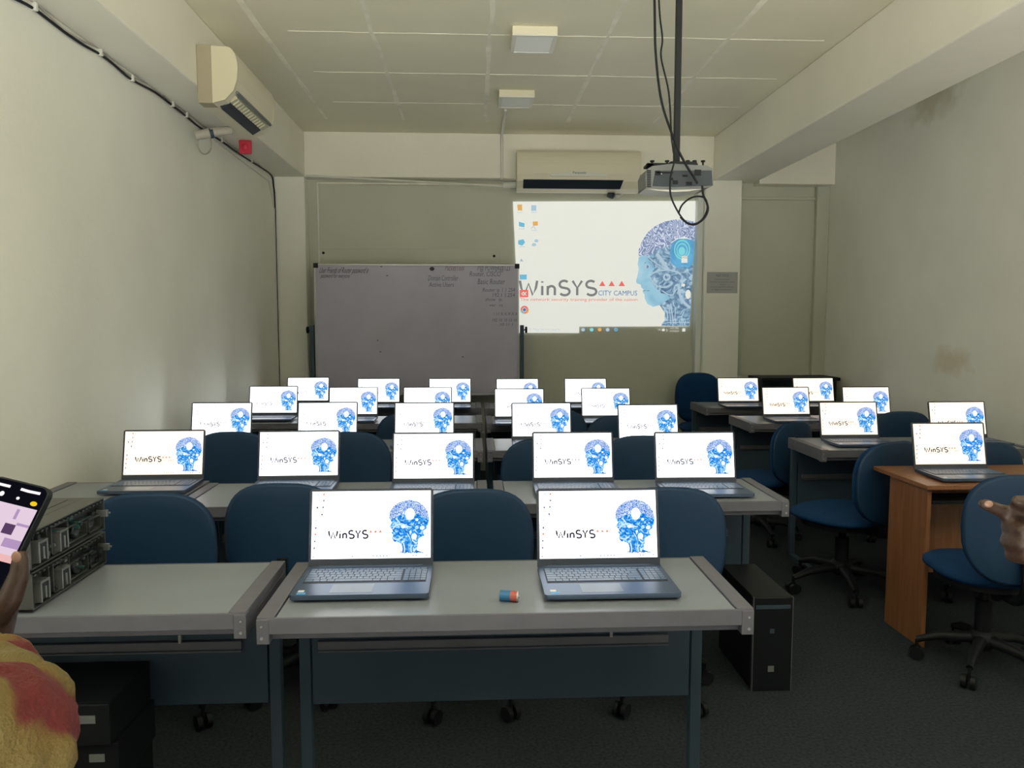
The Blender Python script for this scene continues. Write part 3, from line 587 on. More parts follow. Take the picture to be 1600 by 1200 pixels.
# ------------------------------------------------------------ grey steel desks
DZ = .75; DD = .44
def desk(x0, x1, y0, label, depth=DD, foot=.07):
    w = x1-x0; t = thing('computer_desk', label, 'desk', ((x0+x1)/2, y0, 0), 0, 'grey computer desks'); h = w/2
    MB().box(-h+.045, h-.045, .006, depth-.006, DZ-.022, DZ-.001).build('tabletop', 'desk_top', t, .001)
    f = MB()
    for s in (-1, 1):
        xa, xb = sorted((s*h, s*(h-.042))); f.box(xa, xb, .001, depth+.001, DZ-.025, DZ+.003)
        xa, xb = sorted((s*h, s*(h-.02))); f.box(xa, xb, .001, depth+.001, DZ-.062, DZ-.0255)
    f.box(-h+.02, h-.02, -.001, .006, DZ-.042, DZ-.0005); f.box(-h+.02, h-.02, depth-.006, depth, DZ-.06, DZ); f.box(-h+.03, h-.03, .02, .04, DZ-.062, DZ-.024)
    f.build('edge_frame', 'desk_metal', t, .0015)
    for s in (-1, 1):
        xa, xb = sorted((s*(h+.001), s*(h-.030))); MB().box(xa, xb, -.003, .03, DZ-.066, DZ-.003).build('corner_bracket', 'desk_metal', t, .002)
        MB().tube([(s*(h-.012), -.0025, DZ-.05), (s*(h-.012), -.006, DZ-.05)], .004, 8).tube([(s*(h-.012), -.0025, DZ-.02), (s*(h-.012), -.006, DZ-.02)], .003, 8).build('screw', 'alu', t)
        xc = s*(h-.028); lg = MB().box(xc-.017, xc+.017, depth-.045, depth-.010, .03, DZ-.06).build('leg', 'panel', t, .003)
        MB().box(xc-.017, xc+.017, depth-foot, depth-.010, .0, .03).build('foot_rail', 'panel', t, .003)
    MB().box(-h+.05, h-.05, depth-.045, depth-.033, .33, DZ-.062).build('modesty_panel', 'panel', t, .002)
    MB().box(-h+.07, h-.12, depth-.062, depth-.046, .505, .530).box(-h+.07, h-.12, depth-.066, depth-.060, .498, .503).build('cable_channel', 'desk_metal', t, .002)
    MB().box(h-.30, h-.292, depth-.070, depth-.062, .53, .555).build('hook', 'alu', t)
    return t
R = [1.863, 3.02, 4.27, 5.44, 6.38]
desk(-1.815, -.572, 1.90, 'grey desk at the near left, carrying the two stacked servers', .41)
desk(-.535, .706, R[0], 'grey desk nearest the camera with two laptops and a battery', .43)
desk(-1.83, -1.20, R[1]+.05, 'short grey desk in second row against left wall under the leftmost laptop')
desk(-1.185, .056, R[1], 'grey desk in second row, left of the gap, carrying two laptops')
desk(.085, 1.275, R[1]-.01, 'grey desk in second row, right of the gap, with the black computer tower beneath')
desk(-1.83, -1.20, R[2]+.05, 'short grey desk in third row against left wall')
desk(-1.185, .05, R[2], 'grey desk in third row, left of the gap')
desk(.075, 1.30, R[2], 'grey desk in third row, right of the gap')
desk(-1.83, -1.20, R[3]+.05, 'short grey desk in fourth row against left wall')
desk(-1.185, .06, R[3], 'grey desk in fourth row, left of the gap')
desk(.09, 1.30, R[3]-.05, 'grey desk in fourth row, right of the gap')
desk(-1.83, -1.20, R[4]+.05, 'short grey desk in farthest row against left wall')
desk(-1.185, .06, R[4], 'grey desk in farthest row, standing in front of the whiteboard')
desk(.09, 1.30, R[4]-.05, 'grey desk in farthest row, right of the gap, below the projected picture')
desk(1.95, 3.19, 4.185, 'grey desk of the right group, directly behind the wooden desk', .46, .33)
desk(1.95, 3.19, 5.30, 'grey desk of the right group, second farthest', .46, .33)
desk(1.93, 3.19, 6.28, 'grey desk of the right group, farthest, near the back wall', .46, .33)

# wooden desk
wd = thing('wooden_desk', 'orange-brown wooden desk at the right with one laptop', 'desk', (2.0, 3.255, 0)); wl = 1.25; wdp = .46
MB().box(0, wl, 0, wdp, DZ-.02, DZ).build('tabletop', 'wood', wd, .002)
for xa in (.015, wl-.035): MB().box(xa, xa+.02, .02, wdp-.15+.02, .0, DZ-.02).build('side_panel', 'wood', wd, .002)
MB().box(.035, wl-.035, .20, .215, .60, DZ-.06).box(.035, wl-.035, wdp-.15, wdp-.135, .25, DZ-.02).build('back_panel', 'wood', wd, .002)
MB().box(.05, wl-.05, .04, .19, .655, .672).build('keyboard_shelf', 'blk', wd, .002)

# ------------------------------------------------------------ laptops
def make_laptop(label):
    t = thing('laptop', label, 'laptop', (0, 0, 0), 0, 'open laptops showing the same desktop'); w, d = .359, .236   # origin: middle of the hinge line on the table
    o = [(-w/2+.006, -d), (w/2-.006, -d), (w/2, -d+.006), (w/2, 0), (-w/2, 0), (-w/2, -d+.006)]
    b = MB().prism(o, .004, .017, 'z')
    b.box(-.15, -.13, -d+.02, -d+.035, 0, .004, 1).box(.13, .15, -d+.02, -d+.035, 0, .004, 1).box(-.15, .15, -.03, -.015, 0, .004, 1)
    b.build('base', ['lap', 'blk'], t, .002)
    kb = MB().box(-.165, .167, -.145, -.026, .0172, .0176, 1)
    rows = [(.012, 17), (.0165, 15), (.0165, 15), (.0165, 14), (.0165, 13), (.0165, 9)]; yy = -.030
    for ri, (rh, n_) in enumerate(rows):
        xx = -.163; np_ = 4 if ri else 0; mw = .262 if ri else .328
        ws = [1]*n_
        if ri == 1: ws[-1] = 1.8
        if ri == 2: ws[0] = 1.5; ws[-1] = 1.3
        if ri == 3: ws[0] = 1.8; ws[-1] = 2.0
        if ri == 4: ws[0] = 2.3; ws[-1] = 2.3
        if ri == 5: ws = [1.2, 1, 1, 1.1, 5.4, 1.1, 1, 1, 1]
        k_ = mw/sum(ws)
        for w_ in ws: kb.box(xx+.0012, xx+w_*k_-.0012, yy-rh, yy, .0172, .0192, 0); xx += w_*k_
        for j in range(np_): kb.box(.103+j*.0158+.001, .103+(j+1)*.0158-.001, yy-rh, yy, .0172, .0192, 0)
        yy -= rh+.0022
    kb.build('keyboard', ['key', 'key_gap'], t)
    MB().box(-.080, .030, -.222, -.156, .0170, .0174).build('touchpad', 'pad', t)
    MB().box(-.163, -.147, -.212, -.198, .0170, .0173, 0).box(-.163, -.140, -.229, -.216, .0170, .0173, 1).build('sticker', ['stick_w', 'stick_b'], t)
    tilt = math.radians(-12)
    lid = MB(); lw = .359; o = [(-lw/2, 0), (lw/2, 0), (lw/2, .218), (lw/2-.006, .224), (-lw/2+.006, .224), (-lw/2, .218)]
    lid.prism(o, -.001, .0055, 'y'); l_ = lid.build('lid', 'bezel', t, .0015, (0, 0, .014), (tilt, 0, 0))
    hg = MB().tube([(-.15, .0, .0), (.15, .0, .0)], .0075, 10).build('hinge', 'lap', t, 0, (0, 0, .012))
    s = bpy.data.objects.new('screen', SCR_W); C.objects.link(s); s.parent = t; s.location = (0, -.0022+.0045-.0001*0-.0, 0)
    # the screen lies on the lid's front face, 22 mm above the hinge
    s.rotation_euler = (tilt, 0, 0); v = Matrix.Rotation(tilt, 3, 'X') @ Vector((0, -.0014, .0235)); s.location = (0, v.y, .014+v.z)
    return t
L = [(486,764,676,763,0),(838,763,1028,763,0),(190,672,325,671,1),(402,673,534,672,0),(613,676,741,675,0),(831,675,957,674,0),(1021,674,1148,675,0),
(299,628,396,629,0),(465,628,560,628,0),(616,629,710,628,0),(799,629,892,629,0),(965,631,1059,632,0),
(389,603,467,603,0),(514,605,591,604,0),(630,605,706,604,0),(774,607,848,607,0),(909,606,983,606,0),
(449,589,515,590,0),(559,591,625,591,0),(671,591,735,591,0),(777,591,840,592,0),(883,591,946,591,0),
(1120,590,1185,590,1),(1237,590,1303,590,1),(1189,604,1265,605,1),(1314,604,1390,604,1),(1279,627,1370,628,1),(1447,627,1541,627,1),(1421,659,1540,661,1)]
od = ['leftmost', 'second from the left', 'third from the left', 'fourth from the left', 'rightmost']
LL = ['open laptop on the nearest desk, to the left of the battery', 'open laptop on the nearest desk, to the right of the battery']
for rn in ('second', 'third', 'fourth', 'farthest'):
    for w_ in od: LL.append('open laptop, %s of five in the %s row of left-hand desks' % (w_, rn))
LL += ['open laptop at the left of the farthest right-group desk, beside the upright blue chair', 'open laptop at the right of the farthest right-group desk',
       'open laptop at the left of the second farthest right-group desk', 'open laptop at the right of the second farthest right-group desk, near the right wall',
       'open laptop at the left of the grey desk behind the wooden desk', 'open laptop at the right of the grey desk behind the wooden desk', 'open laptop on the wooden desk']
LZ = .7535
proto = make_laptop(LL[0]); ctop = .014+.224*math.cos(math.radians(12)); dy = .224*math.sin(math.radians(12))
for i, (xa, ya, xb, yb, warm) in enumerate(L):
    a = at(xa, ya, z=LZ+ctop); b = at(xb, yb, z=LZ+ctop); c = (a+b)/2; loc = (c.x, c.y-dy, LZ)
    rz = 0
    if i == 0: proto.location = loc
    else: dup(proto, LL[i], loc, math.radians(random.uniform(-1, 1)) if i > 1 else 0, swap={'screen': SCR_Y if warm else SCR_W})

# battery on the front desk
p = at(796, 930, z=DZ+.015); bt = thing('battery', 'small blue and red cylindrical battery lying on the nearest desk between the laptops', 'battery', p, math.radians(-12))
MB().tube([(-.029, 0, 0), (.004, 0, 0)], .0155, 16).build('blue_wrap', 'bat_b', bt)
MB().tube([(.004, 0, 0), (.024, 0, 0)], .0155, 16).build('red_wrap', 'bat_r', bt)
MB().tube([(.024, 0, 0), (.029, 0, 0)], [.0155, .014], 16).tube([(.029, 0, 0), (.032, 0, 0)], .005, 10).build('metal_end', 'alu', bt)
bt.scale = (.85, .9, .9); bt.location.z = DZ+.0155*.9-.001
# ------------------------------------------------------------ chairs
def make_chair(label):
    t = thing('office_chair', label, 'chair', (0, 0, 0), 0, 'blue swivel office chairs')
    def pad(a_, b_, h0, h1, n=2.7, rows=7):
        mb = MB(); v = []; seg = 40
        for i in range(rows+1):
            ph = PI*i/rows; k_ = math.sin(ph)**.45 if 0 < ph < PI-.001 else 0.0; z = h0+(h1-h0)*(.5-.5*math.cos(ph))
            for j in range(seg):
                th = 2*PI*j/seg; c_, s_ = math.cos(th), math.sin(th)
                v.append((a_*k_*math.copysign(abs(c_)**(2/n), c_), b_*k_*math.copysign(abs(s_)**(2/n), s_), z))
        mb.add(v, [(i*seg+j, i*seg+(j+1) % seg, (i+1)*seg+(j+1) % seg, (i+1)*seg+j) for i in range(rows) for j in range(seg)], 0, True); return mb
    st = pad(.225, .22, .40, .475); st.build('seat', 'blue_fab', t)
    MB().prism([(x*.195, y*.19) for x, y in arc(0, 0, 1, 1, 0, 345, 23)], .385, .41, 'z').build('seat_pan', 'blk', t, .004)
    bk = pad(.215, .215, -.032, .022, 2.9, 8)
    vs = []
    for x, y, z in bk.v:
        x *= 1.0-.16*max(0, -y/.215)**2          # narrower towards the seat
        vs.append((x, -z+.9*x*x*.5-.0, y+.665))
    bk.v = vs; bk.f = [tuple(reversed(f_)) for f_ in bk.f]; bb = bk.build('backrest', 'blue_fab', t, 0, (0, -.235, 0))
    sh = pad(.222, .222, -.008, .006, 2.9, 6); vs = []
    for x, y, z in sh.v:
        x *= 1.0-.16*max(0, -y/.222)**2; vs.append((x, -z-.022+.45*x*x, y+.665))
    sh.v = vs; sh.build('back_shell', 'rim', t, 0, (0, -.235, 0))
    MB().tube(smooth_path([(0, -.05, .385), (0, -.2, .37), (0, -.285, .42), (0, -.285, .52), (0, -.268, .61)], 5), .02, 10).build('back_support', 'blk', t)
    MB().tube([(0, 0, .16), (0, 0, .30)], .032, 14).tube([(0, 0, .28), (0, 0, .39)], .018, 12).build('gas_column', 'blk', t)
    MB().tube([(.05, .03, .37), (.24, .05, .36)], .006, 8).build('height_lever', 'blk', t)
    bs = MB().lathe([(0, .17), (.045, .165), (.05, .12), (.04, .09), (0, .088)], seg=20)
    for i in range(5):
        an = 2*PI*i/5+.3; d_ = Vector((math.cos(an), math.sin(an), 0)); bs.tube([d_*.03+Vector((0, 0, .13)), d_*.16+Vector((0, 0, .118)), d_*.245+Vector((0, 0, .085))], [.027, .021, .014], 8)
    bso = bs.build('star_base', 'blk', t)
    for i in range(5):
        an = 2*PI*i/5+.3; d_ = Vector((math.cos(an), math.sin(an), 0)); n_ = Vector((-d_.y, d_.x, 0)); c_ = d_*.245
        cs = MB()
        for s in (-1, 1): cs.tube([c_+n_*s*.008+Vector((0, 0, .028)), c_+n_*s*.026+Vector((0, 0, .028))], .028, 14)
        cs.tube([c_+Vector((0, 0, .03)), c_+Vector((0, 0, .085))], .007, 8); cs.build('castor', 'blk', bso)
    return t
# (pixel of the back's top middle, rotation, label); backs are 0.88 m high
CH = [(232, 772, 0.06, 'blue chair between near left desk and second row, partly behind the servers'),
      (440, 757, -.05, 'blue chair directly behind the left laptop of the nearest desk'),
      (738, 766, .05, 'blue chair showing between the two nearest laptops'),
      (1043, 763, -.04, 'blue chair behind the right end of the nearest desk'),
      (362, 676, .03, 'blue chair at third row, between the leftmost and second laptops of the second row'),
      (546, 676, -.03, 'blue chair at third row, between the second and third laptops of the second row'),
      (850, 686, .1, 'blue chair at third row, behind the fourth laptop of the second row'),
      (1005, 682, -.02, 'blue chair at third row, between the fourth and rightmost laptops of the second row'),
      (640, 646, .02, 'blue chair at fourth row, mostly behind the third laptop of the third row'),
      (868, 640, .02, 'blue chair at fourth row, behind the fourth laptop of the third row'),
      (970, 650, -.05, 'blue chair at fourth row, left of the rightmost laptop of the third row'),
      (1410, 644, .0, 'blue chair at second farthest right-group desk, near right wall'),
      (1604, 744, -.12, 'blue chair in front of the wooden desk, behind the pointing hand')]
c0 = None
for i, (px_, py_, rz, lab) in enumerate(CH):
    p = at(px_, py_, z=.88); off = Matrix.Rotation(rz, 3, 'Z') @ Vector((0, -.25, 0)); loc = (p.x-off.x, p.y-off.y, 0)
    if c0 is None: c0 = make_chair(lab); c0.location = loc; c0.rotation_euler.z = rz
    else: dup(c0, lab, loc, rz)
for loc, rz, sc, lab in (((2.14, 7.03, 0), PI-.05, (1, 1, 1.10), 'blue chair beyond the farthest right-group desk, beside the column'),
                         ((1.95, 5.07, 0), .6, (1, 1, .93), 'blue swivel chair turned left, at the left end of second farthest right-group desk'),
                         ((2.02, 4.05, 0), .48, (1.2, 1.12, .97), 'large blue swivel chair with visible star base, left of the wooden desk'),
                         ((2.62, 4.03, 0), .05, (1, 1, .965), 'blue chair at grey right-hand desk, behind the laptop on the wooden desk')):
    dup(c0, lab, loc, rz).scale = sc

# ------------------------------------------------------------ computer towers under the desks
def tower(x0, x1, y0, y1, z0, h, label, name='computer_tower', flat=False, group=None):
    t = thing(name, label, 'computer', ((x0+x1)/2, y0, z0), 0, group); w = (x1-x0)/2; d = y1-y0
    MB().box(-w, w, .012, d, 0, h).build('case', 'blk_m', t, .003)
    f = MB().box(-w-.001, w+.001, 0, .014, 0, h); f.build('front_bezel', 'blk', t, .004)
    if flat: MB().box(w-.075, w-.035, -.0015, .001, h*.55, h*.55+.022).build('badge', 'proj', t); MB().box(-w+.02, w-.12, -.002, .001, h*.3, h*.36).build('drive_slot', 'panel', t)
    else:
        MB().box(-.012, .006, -.0015, .001, h*.62, h*.62+.018).build('power_button', 'panel', t); MB().box(-.016, .008, -.0015, .001, h*.21, h*.21+.024).build('badge', 'proj', t)
        MB().box(-w+.008, w-.01, -.0015, .001, h*.88, h*.92).build('drive_slot', 'panel', t); MB().box(w-.0005, w+.002, 0, .016, 0, h).box(-w-.002, -w+.0005, 0, .016, 0, h).build('edge_strip', 'desk_metal', t)
    return t
tower(1.105, 1.262, 2.91, 3.33, .0, .385, 'black computer tower standing on the floor right of the nearest desk')
for i, nm in enumerate(('lowest', 'second from the floor', 'third from the floor', 'topmost')):
    tower(-1.40+.015*(i % 2), -.965+.01*((i+1) % 2), 2.0+.01*(i % 3), 2.26, .118*i+.002*(i > 0), .116, 'flat black computer under the near left desk, %s of the stack' % nm, 'desktop_computer', True, 'flat computers stacked under the near left desk')
# dark table by the back wall, far right
a = at(1183, 589, y=7.1); b = at(1304, 589, y=7.1)
tb = thing('side_table', 'dark table against the back wall beyond the farthest right-group desk', 'table', (a.x, 6.98, 0))
MB().box(0, b.x-a.x, 0, .36, a.z-.03, a.z).build('tabletop', 'blk', tb, .003)
for xx in (.02, b.x-a.x-.06): MB().box(xx, xx+.04, .03, .33, 0, a.z-.03).build('leg', 'blk', tb, .003)
MB().box(.06, b.x-a.x-.06, .30, .32, .35, a.z-.03).build('back_panel', 'panel', tb)

# ------------------------------------------------------------ two rack servers stacked on the near left desk
def server(z0, label, top):
    # local: x along the rack width (towards +y of the room), rear face looks to +x of the room
    t = thing('rack_server', label, 'server', (-1.100, 1.925, z0), 0, 'rack servers on the near left desk'); w = .385; h = .100; dp = .66
    c_ = MB().box(-dp, -.06, 0, w, .002, h-.002)
    c_.box(-.06, 0, 0, .004, .002, h-.002).box(-.06, 0, w-.004, w, .002, h-.002).box(-.06, 0, 0, w, .002, .006).box(-.06, 0, 0, w, h-.006, h-.002); c_.build('chassis', 'srv', t, .001)
    r_ = MB().box(-.058, -.028, .004, w-.004, .006, h-.006, 1)
    random.seed(7+top)
    for (ya, yb, za, zb, xo) in ((.006, .10, .008, .088, -.012), (.105, .19, .008, .085, -.006), (.195, .30, .010, .060, -.010), (.305, .378, .010, .052, -.008)):
        for (a1, b1, a2, b2) in ((ya, yb, za, za+.005), (ya, yb, zb-.005, zb), (ya, ya+.005, za, zb), (yb-.005, yb, za, zb)): r_.box(-.03, xo, a1, b1, a2, b2, 0)
    for i in range(34):
        yy = random.uniform(.01, .36); zz = random.uniform(.01, .08); s1 = random.uniform(.004, .022); s2 = random.uniform(.003, .014)
        r_.box(-.03, random.uniform(-.022, .001), yy, min(yy+s1, w-.006), zz, min(zz+s2, h-.008), random.choice((0, 1, 1, 2, 3)))
    for i in range(18): yy = .01+i*.0205; r_.box(-.02, .0005, yy, yy+.009, h-.014, h-.009, 0)
    r_.build('rear_panel', ['srv', 'srv_d', 'srv_l', 'pcb'], t)
    for yy in (.012, .112):
        MB().box(-.04, .004, yy+.018, yy+.056, .018, .058, 1).box(-.04, .006, yy+.016, yy+.021, .012, .064, 0).box(-.04, .006, yy+.053, yy+.058, .012, .064, 0).box(-.04, .006, yy+.016, yy+.058, .060, .066, 0).box(-.04, .008, yy+.034, yy+.038, .018, .05, 0).build('power_supply', ['srv_l', 'srv_d'], t, .001)
    for yy in (.25, .33): MB().lathe([(.0, 0), (.008, 0), (.010, .006), (.021, .006), (.022, .0), (.020, -.004)], seg=18, mx=Matrix.Translation((-.02, yy, .036)) @ Matrix.Rotation(PI/2, 4, 'Y')).build('cooling_fan', 'srv_d', t)
    MB().box(-.05, .018, w-.006, w-.001, h*.5, h*.55).box(-.02, .012, w-.012, w-.001, h*.42, h*.62).build('latch', 'srv_l', t, .001)
    if top:
        MB().box(-dp+.05, -.09, .03, w-.03, h-.002, h-.0005).build('lid_panel', 'srv', t); MB().lathe([(0, 0), (.012, .001), (.013, -.001)], (-.16, .26, h), 16).box(-.30, -.24, .12, .15, h-.001, h+.002).build('lid_latch', 'srv_d', t)
    return t
server(DZ+.004, 'lower of two stacked rack servers with open rear electronics on near left desk', False)
server(DZ+.106, 'upper of two stacked rack servers with open rear electronics on near left desk', True)

# ------------------------------------------------------------ people at the frame's edges
def finish_body(o, vox, sm=6):
    r = o.modifiers.new('remesh', 'REMESH'); r.mode = 'VOXEL'; r.voxel_size = vox; r.use_smooth_shade = True
    s = o.modifiers.new('smooth', 'SMOOTH'); s.iterations = sm; s.factor = .5
def person(name, label, root, sh_w, height, side, elbow, wrist, hand_fn, shirt, sleeve_to, head_rz=0):
    """standing person; side=+1: the raised arm is the one to the +x of the body. elbow, wrist are world points"""
    t = thing(name, label, 'person', root); R0 = Vector(root); k_ = height/1.66
    loc = lambda p: Vector(p)-R0
    hip, chest, neck, headc = Vector((0, 0, .88*k_)), Vector((0, 0, 1.22*k_)), Vector((0, 0, 1.40*k_)), Vector((0, .02, 1.54*k_))
    sh = {s: Vector((s*sh_w/2, 0, 1.33*k_)) for s in (-1, 1)}; el = loc(elbow); wr_ = loc(wrist)
    b = MB()
    b.limb([hip, Vector((0, 0, 1.02*k_)), chest, Vector((0, 0, 1.31*k_))], [.13, .115, .13, .095]); b.ball((0, 0, 1.22*k_), (.17, .11, .15)); b.ball((0, 0, .90*k_), (.165, .12, .12))
    b.limb([chest, neck, neck+Vector((0, .01, .05))], [.07, .055, .053])
    b.limb([sh[-1], Vector((0, 0, 1.33*k_)), sh[1]], [.058, .075, .058])
    # head: skull, jaw, nose, lips, brow, ears
    b.ball(headc, (.074, .092, .108)); b.ball(headc+Vector((0, .035, -.055)), (.052, .055, .058)); b.limb([headc+Vector((0, .088, .015)), headc+Vector((0, .112, -.022))], [.009, .013])
    b.limb([headc+Vector((-.018, .092, -.055)), headc+Vector((.018, .092, -.055))], [.007, .007]); b.limb([headc+Vector((-.045, .080, .022)), headc+Vector((.045, .080, .022))], [.010, .010])
    for s in (-1, 1): b.ball(headc+Vector((s*.077, -.005, -.008)), (.010, .018, .030))
    for s in (-1, 1):
        kn = Vector((s*.10, .02, .48*k_)); an = Vector((s*.11, 0, .08)); b.limb([Vector((s*.085, 0, .86*k_)), kn, an], [.085, .055, .036]); b.limb([an+Vector((0, -.02, -.04)), an+Vector((0, .15, -.05))], [.035, .028])
    b.limb([sh[side], el, wr_], [.048, .040, .027])
    o2 = sh[-side]; e2 = o2+Vector((-side*.06, -.02, -.28)); w2 = e2+Vector((0, .05, -.25)); b.limb([o2, e2, w2], [.046, .038, .026])
    b.limb([w2, w2+Vector((0, .02, -.07))], [.026, .034])
    for j in range(4): f0_ = w2+Vector((0, -.015+j*.018, -.085)); b.limb([f0_, f0_+Vector((side*.008, .006, -.035)), f0_+Vector((side*.02, .012, -.062))], [.010, .009, .008])
    b.limb([w2+Vector((0, .025, -.03)), w2+Vector((side*.015, .05, -.06)), w2+Vector((side*.02, .055, -.085))], [.012, .011, .009])
    nails = MB(); hand_fn(b, nails, R0)
    bo = b.build('body', 'skin', t); finish_body(bo, .0045)
    if nails.v: nails.build('fingernails', 'nail', t)
    # hair, eyes
    hr = MB().ball(headc+Vector((0, -.012, .022)), (.082, .096, .100)); hr.v = [v for v in hr.v]
    hr2 = MB()
    keep = [f_ for f_ in hr.f if sum(hr.v[i][1]-headc.y < .055+.6*(hr.v[i][2]-headc.z-.04) and hr.v[i][2] > headc.z-.055 for i in f_) == 4]
    hr.f = keep; hr.m = [0]*len(keep); hr.s = [True]*len(keep); ho = hr.build('hair', 'hair', t); so = ho.modifiers.new('t', 'SOLIDIFY'); so.thickness = .012
    for s in (-1, 1): MB().ball(headc+Vector((s*.030, .080, .004)), (.012, .010, .008), 0, 12, 8).ball(headc+Vector((s*.030, .0885, .004)), (.005, .003, .005), 1, 10, 6).build('eye', ['stick_w', 'blk'], t)
    # clothes
    c_ = MB(); c_.ball((0, 0, 1.20*k_), (.195, .135, .19)); c_.ball((0, 0, .98*k_), (.175, .13, .18)); c_.tube([(0, 0, .84*k_), (0, 0, 1.0*k_), (0, 0, 1.2*k_)], [.19, .17, .165], 20)
    c_.limb([sh[-1], Vector((0, 0, 1.31*k_)), sh[1]], [.072, .095, .072]); c_.limb([o2, e2.lerp(o2, .15)], [.066, .058])
    c_.limb([sh[side], el], [.070, .060]); last = el.lerp(wr_, sleeve_to); c_.limb([el, last], [.060, .040])
    # gathered folds round the elbow and forearm
    for j in range(5):
        f_ = .12+.17*j; ctr = el.lerp(last, f_); d_ = (last-el).normalized(); a_ = d_.cross(Vector((0, 0, 1))).normalized(); u_ = a_.cross(d_); rr = .057-.017*f_
        ring = [ctr+(a_*math.cos(2*PI*q_/16)+u_*math.sin(2*PI*q_/16))*rr+d_*.012*math.sin(2*PI*q_/16+j) for q_ in range(17)]; c_.tube(ring, .010, 6, caps=False)
    co = c_.build('shirt', shirt, t); finish_body(co, .006, 4)
    dt = bpy.data.textures.new('folds', 'CLOUDS'); dt.noise_scale = .05; dm = co.modifiers.new('folds', 'DISPLACE'); dm.texture = dt; dm.strength = .024; dm.mid_level = .5
    tr = MB(); tr.ball((0, 0, .88*k_), (.180, .135, .13))
    for s in (-1, 1): tr.limb([Vector((s*.088, 0, .84*k_)), Vector((s*.10, .02, .48*k_)), Vector((s*.11, 0, .10))], [.100, .075, .062])
    to = tr.build('trousers', 'trouser', t); finish_body(to, .008, 3)
    for s in (-1, 1):
        MB().ball((s*.11, .05, .04), (.048, .14, .040)).box(s*.11-.045, s*.11+.045, -.08, .18, 0, .016).build('shoe', 'blk', t, .004)
    return t

# left person: holds a phone up in the right hand
TR = at(84, 765, y=.93)
r_ax = Vector((.962, -.20, -.185)).normalized(); u0 = Vector((.44, .40, .80)); u_ax = (u0-r_ax*u0.dot(r_ax)).normalized(); n_ax = r_ax.cross(u_ax)   # n points away from the viewer? fixed below
if n_ax.y > 0: n_ax = -n_ax                                                       # n_ax: out of the phone's screen, towards camera
PW, PH = .076, .160
O = TR-r_ax*PW/2-u_ax*PH/2
ph = thing('mobile_phone', 'black phone at the left edge showing a camera view of the room', 'phone', O)
mx = Matrix((r_ax, u_ax, n_ax)).transposed().to_4x4()
def rr_(w, h, r, n=5):
    o = []
    for (cx_, cy_, a0) in ((w/2-r, h/2-r, 0), (-w/2+r, h/2-r, 90), (-w/2+r, -h/2+r, 180), (w/2-r, -h/2+r, 270)): o += [(cx_+r*math.cos(math.radians(a0+90*i/n)), cy_+r*math.sin(math.radians(a0+90*i/n))) for i in range(n+1)]
    return o
MB().prism(rr_(PW, PH, .010), -.004, .004, 'z', mx=mx).build('case', 'blk', ph, .001)
M['ph_black'] = emis('phone_black', (.004, .004, .008), 1); M['ph_pink'] = emis('phone_pink_white', (.78, .62, .74), 1.0); M['ph_white'] = emis('phone_white', (1, .9, .95), 1.1)
M['ph_vio'] = emis('phone_violet', (.45, .30, .52), 1); M['ph_blue'] = emis('phone_blue', (.25, .30, .75), 1); M['ph_yel'] = emis('phone_yellow', (.95, .60, .02), 1); M['ph_pk2'] = emis('phone_salmon', (.85, .48, .48), 1)
M['ph_dk'] = emis('phone_dark_patch', (.10, .05, .12), 1)
sc = MB(); pp = (Vector((0, 0, 0))+n_ax*.0044, r_ax, u_ax, n_ax)
fill(sc, rr_(PW-.004, PH-.004, .009), pp, 0, 0)
def pr_(u0, u1, v0, v1, mi, l=.0002): rect(sc, u0, u1, v0, v1, pp, mi, l)
pr_(-.034, .034, -.012, .052, 1)
for u0_, u1_, v0_, v1_, mi in ((.004, .018, .018, .030, 7), (-.034, -.012, .004, .012, 3), (-.012, .006, .0, .010, 6), (-.034, .034, -.012, -.004, 6), (-.034, -.012, -.004, .004, 4), (.012, .034, .004, .014, 3), (-.02, -.006, .03, .034, 3), (.01, .014, .036, .048, 3), (-.018, -.014, .036, .048, 3), (.018, .034, .030, .033, 3)): pr_(u0_, u1_, v0_, v1_, mi, .0004)
ribbon(sc, [(.002, .071), (.012, .0705), (.028, .071)], .0032, pp, 2, .0004); ribbon(sc, [(-.030, .071), (-.012, .071)], .0032, pp, 2, .0004)
disc(sc, .026, .058, .0045, .0028, pp, 5, .0004); disc(sc, .004, .060, .0022, .0018, pp, 2, .0004); disc(sc, -.018, .061, .003, .003, pp, 2, .0004); disc(sc, -.026, .061, .002, .002, pp, 2, .0004)
disc(sc, 0, -.058, .008, .008, pp, 2, .0004)
sc.build('screen', ['ph_black', 'ph_pink', 'ph_white', 'ph_vio', 'ph_blue', 'ph_yel', 'ph_pk2', 'ph_dk'], ph)
WRL = O-u_ax*.125-n_ax*.020+r_ax*.032
ELL = Vector((-.377, .60, 1.148))
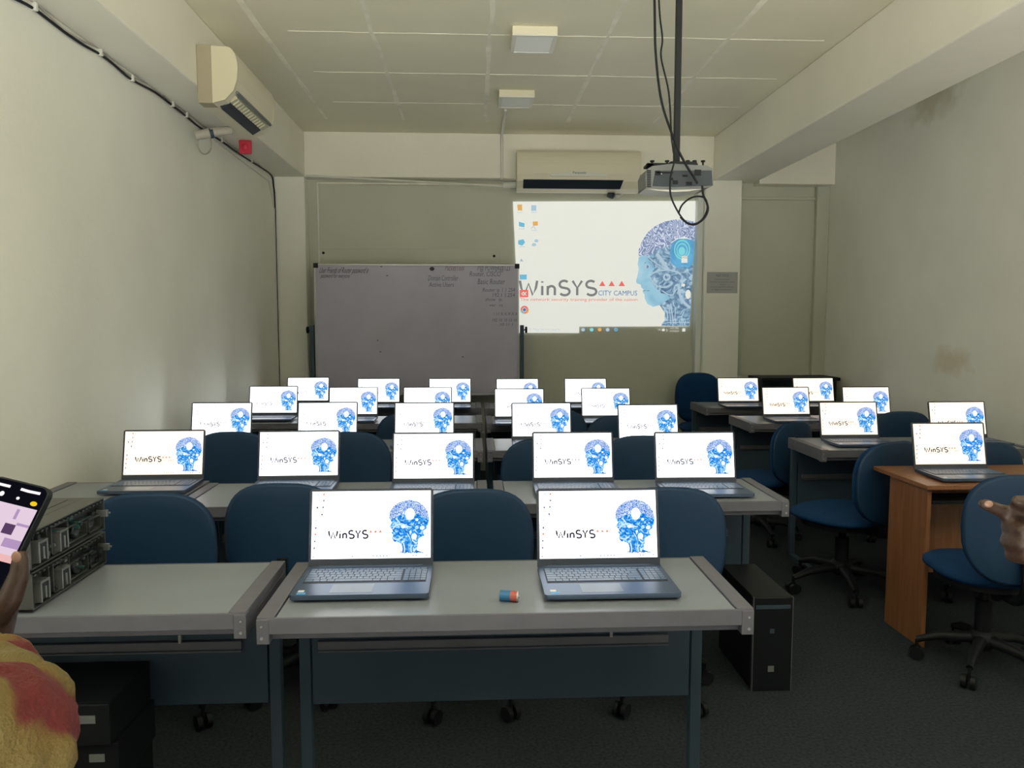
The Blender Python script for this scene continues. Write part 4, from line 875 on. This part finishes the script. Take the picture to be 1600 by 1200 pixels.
def hand_left(b, nails, R0):
    bk = -n_ax; g = lambda r, u, d: O+r_ax*r+u_ax*u+bk*d-R0
    b.limb([WRL-R0, g(.022, -.085, .022), g(.020, -.055, .024)], [.027, .030, .024])
    b.limb([g(.002, -.085, .024), g(.0, -.048, .024)], [.024, .022])
    b.limb([g(.030, -.085, .012), g(.047, -.050, .004), g(.048, -.022, -.001), g(.043, -.002, -.006)], [.017, .0135, .0115, .0095])   # thumb along the right edge
    for j, (uu, ln) in enumerate(((-.022, 1.0), (-.044, 1.08), (-.066, 1.0), (-.086, .85))):
        b.limb([g(.016, uu-.004, .020), g(-.018, uu+.004, .022), g(-.042, uu+.004, .012), g(-.046*1.0, uu+.002, -.003*ln)], [.0105, .0100, .0092, .0080])
    q_ = g(.044, -.004, -.0145); nails.ball(q_, (.0055, .003, .007))
person('person', 'person at the left edge in yellow and red patterned shirt, holding up a phone', (-.72, .30, 0), .34, 1.60, 1, ELL, WRL, hand_left, 'print', .98)
# right person: only a pointing left hand reaches into the frame
T0 = at(1537, 787, y=.95); T1 = at(1562, 797, y=.955); T2 = at(1592, 808, y=.96)
WRR = at(1668, 880, y=.97)
def hand_right(b, nails, R0):
    s = lambda p: p-R0
    b.limb([s(T2), s(T1), s(T0)], [.0115, .0095, .0080]); nails.ball(s(T0+Vector((.002, -.0065, .001))), (.006, .0025, .0045))
    pk = at(1628, 825, y=.975); b.limb([s(T2), s(pk)], [.013, .022]); b.limb([s(pk), s(at(1625, 860, y=.975)), s(WRR)], [.024, .026, .026])
    for j, (x_, y_) in enumerate(((1577, 823), (1575, 845), (1582, 867))):
        k1 = at(x_, y_, y=.955); k0 = at(1612, y_-6, y=.985); k2 = at(x_+22, y_+5, y=.93); k3 = at(x_+36, y_+3, y=.945)
        b.limb([s(k0), s(k1), s(k2), s(k3)], [.012, .0108, .0098, .0085])
    b.limb([s(at(1640, 800, y=.95)), s(at(1612, 788, y=.94)), s(at(1590, 783, y=.935))], [.014, .011, .009])
person('person', 'person beyond the right edge in dark shirt, only a pointing hand in view', (1.02, .42, 0), .36, 1.66, -1, (.93, .62, 1.12), WRR, hand_right, 'shirt_d', .6)
